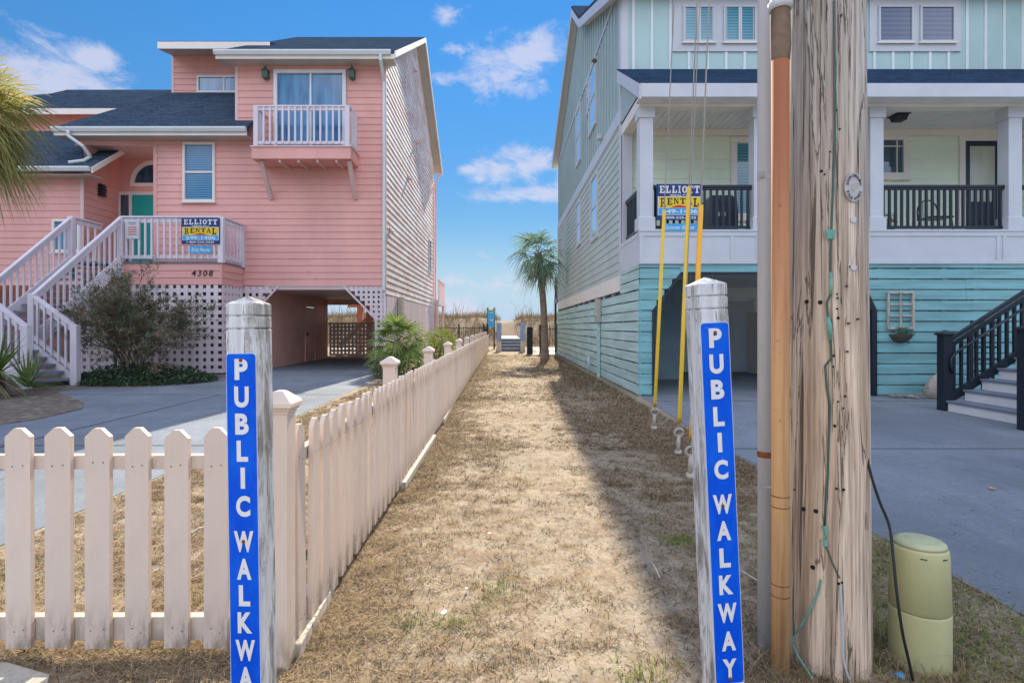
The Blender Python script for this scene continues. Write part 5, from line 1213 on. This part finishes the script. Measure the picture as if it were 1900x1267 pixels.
for i in range(160):
    a = random.uniform(0, math.pi); r = random.uniform(0,.2); p = Vector((cx_+r*math.cos(a)+.02, YD-.01-r*.8*math.sin(a), zt_+random.uniform(-.04,.1))); q = Vector((random.uniform(-1,1),random.uniform(-1,.2),random.uniform(-.2,1))).normalized(); s_ = q.cross(Vector((.3,.5,.8))).normalized()
    m.quad(p, p+q*.03+s_*.014, p+q*.07, p+q*.03-s_*.014)
m.build('leaves', m_palmteal, bk)
# front stairs of the teal house
st = thing('front_stairs', (7.5,8.4,0), 'white risers and grey treads stairs with black railing at the right edge', 'stairs')
sx0, sy0, sy1 = 7.02, 7.45, 9.1; rise, run = .172, .27
for i in range(8):
    x = sx0+.08+run*i; z = rise*(i+1)
    MB().box((x,sy0,.0),(x+.03 if False else x+run,sy1,z-.03)).build('riser', m_white, st)
    MB().box((x-.035,sy0,z-.029),(x+run,sy1,z+.004)).build('tread', m_tread, st, bevel=.004)
def blk_post(x, y, h):
    m = MB(); m.square([(.075,.075,0),(.075,.075,h),(.10,.10,h+.004),(.10,.10,h+.03),(.07,.07,h+.05),(.005,.005,h+.085)], (x,y,0)); m.build('newel_post', m_black, st, bevel=.004)
n1 = (PX(1755,9.17), 9.19); n2 = (PX(1896,7.5), 7.42)
blk_post(*n1, PZ(622,9.17)); blk_post(*n2, 1.3)
for (nx_, ny_) in (n1, n2):
    m = MB(); zr_ = 1.12; sl = .64; x1_ = nx_+2.2
    m.bar((nx_+.05,ny_,zr_),(x1_,ny_,zr_+sl*2.15),.07,.05).bar((nx_+.05,ny_,zr_-.1),(x1_,ny_,zr_+sl*2.15-.1),.04,.06)
    rl = m.build('railing', m_black, st); MB().bar((nx_+.05,ny_,.18),(x1_,ny_,.18+sl*2.15),.05,.13).build('bottom_rail', m_black, rl)
    for i in range(17):
        x = nx_+.14+.122*i; zb_ = .2+sl*(x-nx_-.05); MB().box((x-.02,ny_-.02,zb_),(x+.02,ny_+.02,zb_+.83)).build('baluster', m_black, rl)
m = MB(); nx_, ny_ = n1; m.tube([(nx_+.05,ny_-.09,.62),(nx_+.02,ny_-.1,.72),(nx_+.03,ny_-.1,.85),(nx_+.12,ny_-.1,.95),(nx_+1.5,ny_-.1,1.85)], .02, 8); m.build('handrail', m_black, st, smooth=True)
# trellis behind the stair railing
tr = thing('trellis', (8.0,10.6,0), 'dark square grid trellis standing behind the black stair railing', 'trellis'); m = MB()
xq0, xq1 = PX(1803,10.6), PX(1842,10.6)
for i in range(3): x = xq0+(xq1-xq0)*i/2; m.box((x-.02,10.58,0),(x+.02,10.61,PZ(595,10.6)))
for i in range(5): z = PZ(595+22*i+5,10.6); m.box((xq0-.05,10.555,z-.02),(xq1+.05,10.579,z+.02))
m.build('grid', m_black, tr)

#@@ PLANTS
# ------------------------------------------------------------------ plants
UP = Vector((0,0,1))
def fan_frond(ml, mp_, base, d, plen, rad, n=26, droop=.35, wl=.028, spread=115, rnd=random):
    d = d.normalized(); pts_ = []; p = Vector(base); dd = d.copy(); st_ = plen/5
    for i in range(6):
        pts_.append(p.copy()); p = p+dd*st_; dd = (dd-UP*droop*.10).normalized()
    mp_.tube(pts_, [.012,.011,.010,.009,.008,.007], 4, False)
    e = pts_[-1]; s_ = dd.cross(UP)
    if s_.length < .05: s_ = Vector((1,0,0))
    s_.normalize(); nr = s_.cross(dd); roll = rnd.uniform(-.5,.5); s2 = s_*math.cos(roll)+nr*math.sin(roll); nr = s2.cross(dd)
    for k in range(n):
        a = R(-spread+2*spread*k/(n-1)+rnd.uniform(-3,3)); l = rad*(.62+.38*math.cos(a*.55))*rnd.uniform(.86,1.08)
        ld = (dd*math.cos(a)+s2*math.sin(a)+nr*(.25*abs(math.sin(a)))).normalized()
        w_ = ld.cross(nr).normalized(); rows = []
        for t_, ww in ((0,.35),(.35,1.),(.7,.7),(1.,.06)):
            c = e+ld*l*t_-UP*(droop*l*t_*t_*rnd.uniform(.8,1.3)); rows += [c-w_*wl*ww*.5, c+w_*wl*ww*.5]
        ml.add(rows, [(0,1,3,2),(2,3,5,4),(4,5,7,6)])
def palm(name, X, Y, z0, h, nf, plen, rad, mat, label, tr=.14, n=24, droop=.35, wl=.03, lean=(0,0), emin=-50, boots=True, group=None, skirt=0):
    r = thing(name, (X,Y,z0), label, 'palm', group)
    top = Vector((X+lean[0], Y+lean[1], z0+h)); m = MB(); pts_ = [Vector((X,Y,z0-.05)).lerp(top, i/8)+Vector((lean[0]*-.3*math.sin(math.pi*i/8),0,0)) for i in range(9)]
    m.tube(pts_, [tr*1.45,tr*1.15,tr,tr*.98,tr*.96,tr*.95,tr*.98,tr*1.05,tr*.9], 14)
    if boots:
        for i in range(70):
            t_ = random.uniform(.72,1.0); c = pts_[0].lerp(top, t_); a = random.uniform(0,6.28); q = Vector((math.cos(a),math.sin(a),0)); m.bar(c+q*tr*.85, c+q*tr*1.35+UP*.10, .05, .02)
    m.build('trunk', m_trunk, r, smooth=False)
    ml, mp_ = MB(), MB()
    for i in range(nf):
        el = R(82+(emin-82)*((i+.5)/nf)**.85); az = i*2.39996+random.uniform(-.2,.2); d = Vector((math.cos(az)*math.cos(el), math.sin(az)*math.cos(el), math.sin(el)))
        fan_frond(ml, mp_, top-UP*(.12*i/nf), d, plen*random.uniform(.8,1.15), rad*random.uniform(.85,1.1), n, droop+.25*(i/nf), wl)
    cr = ml.build('crown', mat, r); mp_.build('stalk', mat, r)
    if skirt:
        ml, mp_ = MB(), MB()
        for i in range(skirt):
            az = random.uniform(0,6.28); d = Vector((math.cos(az)*.35, math.sin(az)*.35, -.9)); fan_frond(ml, mp_, top-UP*.15, d, plen*.8, rad*.8, 14, .2, wl, 60)
        ml.build('dead_fronds', m_dryfrond, r)
    return r
random.seed(21)
palm('palm_tree', -10.3, 11.0, .03, 5.55, 48, .6, 1.1, m_palmgold, 'sun bleached fan palm cut off by the left edge of the picture', .17, 30, .42, .03, skirt=8, emin=-65)
palm('palm_tree', PX(1011,23.2), 23.2, 0, 4.35, 24, .66, .86, m_palmteal, 'slim fan palm standing at the far end of the walkway', 0.14, 18, .45, .05, lean=(-.26,.1), emin=-55, skirt=3)
xg, yg_ = G(757,692)
palm('fan_palm', -2.85, 15.6, 0, .95, 24, .5, .6, m_palm, 'bushy young fan palm at the right corner of the pink house', .12, 22, .3, .04, emin=-30, boots=False)
palm('fan_palm', -2.9, 16.4, 0, .3, 16, .45, .55, m_palm, 'low dark fan palm under the bushy young palm behind the picket fence', .1, 20, .35, .04, emin=0, boots=False)
def leafy(ml, c, rad, n, L_, W_, flat=1.):
    for i in range(n):
        q = Vector((random.gauss(0,1),random.gauss(0,1),random.gauss(0,1))).normalized()*random.uniform(.35,1.)**.5; p = Vector(c)+Vector((q.x*rad[0],q.y*rad[1],q.z*rad[2]))
        d = (q+Vector((random.uniform(-1,1),random.uniform(-1,1),random.uniform(-.6,1.0)))).normalized(); s_ = d.cross(Vector((random.uniform(-1,1),random.uniform(-1,1),1))).normalized(); l = L_*random.uniform(.6,1.3)
        ml.quad(p, p+d*l*.5+s_*W_*.5, p+d*l, p+d*l*.5-s_*W_*.5)
# yellow green shrub behind the fence
sh = thing('shrub', (-2.3,19.5,0), 'bright yellow green shrub behind the picket fence', 'shrub'); ml = MB()
for c in ((-2.35,19.3,.5),(-2.0,19.8,.75),(-2.6,19.9,.7),(-1.8,19.6,.45),(-2.2,20.2,.9)): leafy(ml, c, (.42,.42,.42), 420, .14, .03)
ml.build('foliage', m_yellow, sh)
ms = MB()
for i in range(12): a = random.uniform(0,6.28); ms.tube([(-2.2,19.7,0),(-2.2+.25*math.cos(a),19.7+.25*math.sin(a),.5),(-2.2+.5*math.cos(a),19.7+.4*math.sin(a),.95)], [.02,.014,.006], 5)
ms.build('stem', m_bark, sh)
# big sparse shrub in front of the deck
bs = thing('shrub', (-9.1,14.6,0), 'large tangled sparse shrub with bare stems in front of the lattice', 'shrub'); ms = MB(); ml = MB(); ml2 = MB()
random.seed(5)
def branch(p, d, l, r, depth):
    pts_ = [p.copy()]; q = p.copy(); dd = d.copy()
    for i in range(4):
        dd = (dd+Vector((random.gauss(0,.13),random.gauss(0,.13),random.gauss(0,.07)))).normalized(); q = q+dd*l/4; pts_.append(q.copy())
    ms.tube(pts_, [r,r*.85,r*.7,r*.55,r*.4], 5 if depth < 2 else 3, False)
    if depth >= 3 or l < .22:
        tgt = ml if random.random() < .62 else ml2
        for k in range(24):
            pp = pts_[random.randint(1,4)]+Vector((random.gauss(0,.03),random.gauss(0,.03),random.gauss(0,.03))); ld = (dd+Vector((random.gauss(0,.7),random.gauss(0,.7),random.gauss(0,.6)))).normalized(); s_ = ld.cross(Vector((random.uniform(-1,1),random.uniform(-1,1),1))).normalized(); L_ = random.uniform(.07,.15)
            tgt.quad(pp, pp+ld*L_*.5+s_*.011, pp+ld*L_, pp+ld*L_*.5-s_*.011)
        return
    for k in range(3 if depth < 2 else 4):
        t_ = random.randint(2,4); nd = (dd+Vector((random.gauss(0,.5),random.gauss(0,.5),random.gauss(.02,.38)))).normalized(); branch(pts_[t_], nd, l*random.uniform(.55,.8), r*.6, depth+1)
for i in range(22):
    a = random.uniform(0,6.28); sp = random.uniform(.15,1.0); d = Vector((math.cos(a)*sp*1.0-.08, math.sin(a)*sp*.55, random.uniform(.9,1.25))).normalized(); branch(Vector((-9.15+random.gauss(0,.25),14.3+random.gauss(0,.2),.0)), d, random.uniform(1.0,1.38), random.uniform(.025,.045), 0)
ms.build('stem', m_bark, bs); ml.build('foliage', m_leaf, bs); ml2.build('foliage', m_leafb, bs)
# ground cover under it
ml = MB()
for i in range(9000):
    a = random.uniform(0,6.28); r = math.sqrt(random.random()); x = -9.0+1.75*r*math.cos(a)+.2; y = 13.95+1.25*r*math.sin(a)
    if x < -9.6 and y < 13.4: continue
    h = .42*(1-r**2.2)+.05; z = random.uniform(.02,h); p = Vector((x,y,z)); q = Vector((random.gauss(0,1),random.gauss(0,1),random.gauss(.4,.6))).normalized(); s_ = q.cross(Vector((.3,.2,1))).normalized(); L_ = random.uniform(.05,.11)
    ml.quad(p, p+q*L_*.5+s_*.022, p+q*L_, p+q*L_*.5-s_*.022)
tag(ml.build('groundcover', m_cover), 'low dark green groundcover under the tangled shrub', 'groundcover', kind='stuff')
# rosette plants at left edge
def rosette(ml, c, n, L_, w_, e0=80, e1=-10, droop=.6):
    c = Vector(c)
    for i in range(n):
        el = R(e0+(e1-e0)*i/n); az = random.uniform(0,6.28); d = Vector((math.cos(az)*math.cos(el),math.sin(az)*math.cos(el),math.sin(el))); s_ = d.cross(UP).normalized(); l = L_*random.uniform(.75,1.1); rows = []
        for t_, ww in ((0,.8),(.35,1.),(.7,.65),(1,.05)):
            p = c+d*l*t_-UP*droop*l*t_*t_*(i/n); rows += [p-s_*w_*ww/2, p+s_*w_*ww/2]
        ml.add(rows, [(0,1,3,2),(2,3,5,4),(4,5,7,6)])
yc = thing('yucca', (-9.55,10.9,0), 'spiky yucca clump with pale dead leaves at the left edge by the stairs', 'yucca'); ml = MB(); md = MB()
rosette(ml, (-9.62,10.9,.45), 130, 1.0, .035, 85, -10); rosette(ml, (-9.75,10.5,.3), 80, .8, .03, 80, -10); rosette(md, (-9.6,10.7,.42), 90, .85, .03, 5, -55, .7)
ml.build('leaves', m_palm, yc); md.build('dead_leaves', m_dryfrond, yc); MB().tube([(-9.62,10.9,0),(-9.62,10.9,.45)], [.12,.09], 10).build('stem', m_bark, yc)
yc = thing('yucca', (-9.9,12.0,0), 'small green strap leaved plant at the foot of the entry stairs', 'yucca'); ml = MB(); rosette(ml, (-9.85,11.85,.1), 60, .9, .045, 80, 15, .6); ml.build('leaves', m_palm, yc)
# plants beside the sandy strip behind the fence
sh = thing('shrub', (-2.6,14.6,0), 'low dark green plants at the foot of the lattice pillar', 'shrub'); ml = MB(); leafy(ml, (-2.95,15.0,.25), (.45,.6,.25), 700, .16, .035); leafy(ml, (-3.2,15.8,.3), (.4,.5,.3), 500, .16, .035); ml.build('foliage', m_leaf, sh)

#@@ FAR
# ------------------------------------------------------------------ far end
def metal_fence(pts_, label, h=1.15):
    f_ = thing('metal_fence', (*pts_[0],0), label, 'fence'); rail = MB(); pk = MB()
    for (x0,y0),(x1,y1) in zip(pts_[:-1], pts_[1:]):
        for z in (h-.08,.18): rail.bar((x0,y0,z),(x1,y1,z),.03,.04)
        L_ = math.hypot(x1-x0,y1-y0); n = int(L_/.12)
        for i in range(n+1):
            x, y = x0+(x1-x0)*i/n, y0+(y1-y0)*i/n; pk.bar((x,y,.05),(x,y,h),.018,.018)
    rail.build('rail', m_black, f_); pk.build('bars', m_black, f_)
    for x, y in pts_: m = MB(); m.square([(.04,.04,0),(.04,.04,h+.12),(.05,.05,h+.125),(.01,.01,h+.17)], (x,y,0)); m.build('post', m_black, f_)
metal_fence([(-3.6,31.5),(-2.35,31.0),(-1.0,30.8),(-.85,33)], 'black metal fence behind the far end of the picket fence', 1.35)
metal_fence([(PX(1002,28),28.0),(PX(1034,27.7),27.7)], 'black metal fence panel left of the sage house back corner', 1.3)
gp_ = thing('dark_post', (PX(985,28),28,0), 'broad dark post beside the boardwalk steps', 'post'); MB().square([(.14,.1,0),(.14,.1,1.3),(.12,.08,1.34)], (PX(983,28),28,0)).build('post', m_black, gp_)
bw = thing('boardwalk', (.2,34,0), 'wooden beach boardwalk with grey steps and blue topped posts', 'boardwalk')
for i in range(4): MB().box((PX(930,31+.35*i),31+.35*i,0),(PX(967,31),31.4+.35*i,.17*(i+1))).build('step', m_tread, bw)
MB().box((-.1,32.35,.55),(1.05,42,.68)).build('deck', m_woodold, bw)
for px_ in (926,970):
    xx = PX(px_,30.8); MB().box((xx-.13,30.7,.55),(xx+.13,30.96,1.55)).build('post', m_bluepost, bw); MB().box((xx-.13,30.7,0),(xx+.13,30.96,.548)).build('post_foot', m_woodold, bw)
    xx2 = xx+(.05 if px_ < 950 else .03); m = MB(); m.box((xx2-.04,30.97,1.3),(xx2+.04,40,1.42)).box((xx2-.03,30.97,.95),(xx2+.03,40,1.05))
    for k in range(4): m.box((xx2-.06,32.5+2.4*k,.0),(xx2+.06,32.62+2.4*k,1.29))
    m.build('handrail', m_woodold, bw)
bsn = thing('beach_sign', (PX(911,34),34,0), 'tall blue and green beach access sign on two dark posts', 'sign'); YS = 34
for px_ in (905,917): MB().box((PX(px_,YS)-.05,YS+.02,0),(PX(px_,YS)+.05,YS+.1,PZ(571,YS))).build('post', m_tape, bsn)
for (a, b, mm_) in ((575,580,m_verd),(581,593,m_cyan),(595,607,m_cyan)): MB().box((PX(905,YS),YS-.03,PZ(b,YS)),(PX(917.5,YS),YS+.015,PZ(a,YS))).build('panel', mm_, bsn)
rk = thing('boulder', (PX(1748,10.7),10.7,0), 'tan boulder against the teal plank wall behind the stair post', 'rock'); m = MB(); n = 14
prof_ = [(.05,-.05),(.26,.0),(.27,.18),(.2,.36),(.08,.46)]
for i, (r, z) in enumerate(prof_):
    for k in range(n): a = 2*math.pi*k/n; q = r*(1+.25*mnoise.noise((math.cos(a)*1.3,math.sin(a)*1.3,z*3))); m.v.append((PX(1748,10.7)+q*math.cos(a), 10.75+q*math.sin(a)*.7, z))
for i in range(4):
    for k in range(n): m.f.append((i*n+k, i*n+(k+1)%n, (i+1)*n+(k+1)%n, (i+1)*n+k))
m.f.append(tuple(range(4*n,5*n))); m.build('stone', m_rock, rk, smooth=True)
m = MB()
for i in range(420):
    x = random.uniform(gx1+.15,8.4); y = 10.98-abs(random.gauss(0,.18))-.05*max(0,x-7); r = random.uniform(.015,.04); vs = [Vector((x,y,.03))+Vector((random.uniform(-1,1),random.uniform(-1,1),random.uniform(0,1))).normalized()*r for _ in range(6)]; m.add(vs, [(0,1,2),(2,3,4),(4,5,0),(0,2,4),(1,3,5)])
tag(m.build('oyster_shells', m_rock), 'pale broken shells strewn along the foot of the teal plank wall', 'shells', kind='stuff')

#@@ SMALL
# ------------------------------------------------------------------ small things
for (a, b, lb) in (((548,1222),(612,1105),'nearest weathered edging board at the foot of the picket fence'),((748,908),(806,815),'second weathered edging board along the picket fence further down the path'),((822,785),(850,735),'third weathered edging board far along the picket fence')):
    xa_, ya_ = G(*a); xb2, yb2 = G(*b); m = MB(); m.bar((xa_,ya_,.03),(xb2,yb2,.03),.045,.06); tag(m.build('edging_board', m_woodold, bevel=.004), lb, 'board', 'edging boards by the fence')
def scrap(name, px_, py_, mat, label, cat, sz=.02, n=5):
    x, y = G(px_, py_); z = gz(x, y); m = MB()
    ring = [Vector((x+sz*random.uniform(.6,1.1)*math.cos(6.28*k/n), y+sz*random.uniform(.6,1.1)*math.sin(6.28*k/n), z+.012+random.uniform(0,.012))) for k in range(n)]
    m.prism(ring, (0,0,.003)); tag(m.build(name, mat), label, cat)
scrap('leaf_scrap', 909, 997, m_litterred, 'small orange red leaf scrap in the middle of the sandy path', 'leaf', .016)
scrap('shell_scrap', 866, 1097, m_signwhite, 'white shell fragment on the sandy path near the orange leaf', 'shell', .012)
scrap('shell_scrap', 823, 1143, m_signwhite, 'largest white shell fragment on the path in the foreground', 'shell', .018)
scrap('plastic_scrap', 1668, 1250, m_cyan, 'faded blue plastic scrap at the foot of the olive pedestal', 'scrap', .022)
scrap('leaf_scrap', 1842, 910, m_yguard, 'single yellow leaf on the right concrete driveway', 'leaf', .03)
for (a, b, r_, lb) in (((1208,1052),(1224,1080),.004,'thin pale twig in the shade left of the leaning post'),((1352,1062),(1405,1085),.004,'thin pale twig between leaning post and conduits'),((385,985),(352,998),.007,'pale stick on the grass behind the front picket fence')):
    xa_, ya_ = G(*a); xb2, yb2 = G(*b); m = MB(); m.tube([(xa_,ya_,.03),((xa_+xb2)/2,(ya_+yb2)/2,.04),(xb2,yb2,.025)], r_, 6); tag(m.build('twig', m_woodold), lb, 'twig')

# ------------------------------------------------------------------ dry turf strands
rng = np.random.default_rng(11)
def turf_pts(n, x0, x1, y0, y1, thr, sharp=.2, scale=2.2, ypow=1.):
    out_ = []
    while len(out_) < n:
        x = rng.uniform(x0, x1); y = y0+(y1-y0)*rng.random()**ypow
        if (x < -3.08 and not (y < 0)) or x > 2.44: continue
        v = mnoise.noise((x*.9, y*.6, 1.7))*.32+mnoise.noise((x*scale*1.6, y*scale*1.6, 4.2))*.34+mnoise.noise((x*scale*4.2, y*scale*4.2, 8.2))*.42
        edge = min(abs(x-fx(y)), 9); v += .55*max(0, 1-edge/.45)
        if abs(x-1.25) < .5 and y < 3: v += .15
        v -= .22*math.exp(-((x-.45)/.42)**2)
        if x > 1.6: v += .25
        if y < 2.45 and x < -.8: v += .6
        if v+rng.normal(0, sharp) < thr: continue
        if x < -1.6 and y < 2.24 and rng.random() < .8: continue
        out_.append((x, y, gz(x, y)))
    return np.array(out_)
def turf(name, n, box, thr, L_, W_, lean, flat, mat, label, ypow=1., sharp=.2):
    b = turf_pts(n, *box, thr, sharp, 2.2, ypow); k = len(b)
    tag(ribbons(name, b, rng.uniform(*L_,k), rng.uniform(*W_,k), rng.uniform(*lean,k), rng.uniform(*flat,k), mat, 3), label, 'grass', kind='stuff')
turf('dry_grass', 110000, (-3.05,2.44,1.3,4.6), .16, (.025,.08), (.002,.0042), (.15,.7), (.65,1.0), m_straw, 'dry straw coloured grass litter on the near sandy path', 1.25)
turf('dry_grass', 90000, (-3.05,2.6,4.4,11), .16, (.04,.11), (.003,.007), (.15,.7), (.62,1.0), m_strawdark, 'dry straw coloured grass litter on the middle of the sandy path', 1.2)
turf('dry_grass', 45000, (-3.0,2.5,10.5,27), .08, (.06,.16), (.006,.014), (.2,.8), (.5,.95), m_strawdark, 'dry grass litter on the far sandy path', 1.2)
turf('dry_thatch', 42000, (-3.05,2.44,1.3,6.5), -.22, (.015,.06), (.0022,.0046), (.2,.8), (.75,1.0), m_thatch, 'dark bits of dead thatch lying on the near sandy path', 1.3, .3)
turf('dry_thatch', 26000, (-3.0,2.5,6.3,18), -.18, (.03,.09), (.005,.011), (.2,.7), (.75,1.0), m_thatch, 'dark bits of dead thatch lying on the middle of the sandy path', 1.3, .3)
b = turf_pts(5500, 1.45, 2.44, 1.6, 4.0, -.1, .2); k = len(b)
tag(ribbons('green_grass', b, rng.uniform(.012,.04,k), rng.uniform(.002,.004,k), rng.uniform(.3,1.2,k), rng.uniform(0,.5,k), m_greengrass, 3), 'short green grass around the olive pedestal', 'grass', kind='stuff')
pts = []
for (px_, py_, sp, nn_) in ((800,857,.12,120),(1265,1010,.05,160),(760,1155,.07,60),(850,1160,.05,60),(1190,1243,.07,90),(930,1090,.06,60),(420,1110,.2,200),(20,1090,.25,300),(1640,1050,.2,500),(1800,1200,.35,1500),(1660,1190,.1,300),(905,1120,.15,50),(1200,760,.4,50)):
    x, y = G(px_, py_)
    for i in range(nn_): pts.append((x+rng.normal(0,sp), y+rng.normal(0,sp), 0))
b = np.array(pts); b[:,2] = [gz(p[0],p[1]) for p in b]; k = len(b)
tag(ribbons('green_weeds', b, rng.uniform(.02,.07,k), rng.uniform(.003,.007,k), rng.uniform(.3,1.2,k), rng.uniform(.1,.7,k), m_greengrass, 3), 'scattered small green weeds across the sandy path', 'weeds', kind='stuff')
m = MB()
for i in range(420):
    y = 1.5+9*random.random()**1.6; x = random.uniform(-.75, 2.4); r = random.uniform(.003,.009)*(1+y*.06); z = gz(x, y)+.004
    vs = [Vector((x,y,z))+Vector((random.uniform(-1,1),random.uniform(-1,1),random.uniform(0,.8)))*r for _ in range(5)]; m.add(vs, [(0,1,2),(2,3,4),(4,0,2),(0,3,1)])
tag(m.build('shell_grit', m_rock), 'tiny pale shell and stone bits scattered over the sandy path', 'grit', kind='stuff')
# tufts around pole base and posts
pts = []
for i in range(1500):
    c = random.choice(((PXc,PYc,.17),(1.1,2.26,.05),(1.70,2.335,.12),(-.93,2.44,.09),(.7,1.86,.07),(1.45,2.2,.12))); a = rng.uniform(0,6.28); r = c[2]+abs(rng.normal(0,.05)); pts.append((c[0]+r*math.cos(a), c[1]+r*math.sin(a), 0))
b = np.array(pts); b[:,2] = [gz(p[0],p[1]) for p in b]; k = len(b)
tag(ribbons('grass_tufts', b, rng.uniform(.04,.16,k), rng.uniform(.0018,.0035,k), rng.uniform(.4,1.4,k), rng.uniform(.1,.7,k), m_straw, 4), 'longer dry grass tufts around the pole, pedestal and post feet', 'grass', kind='stuff')
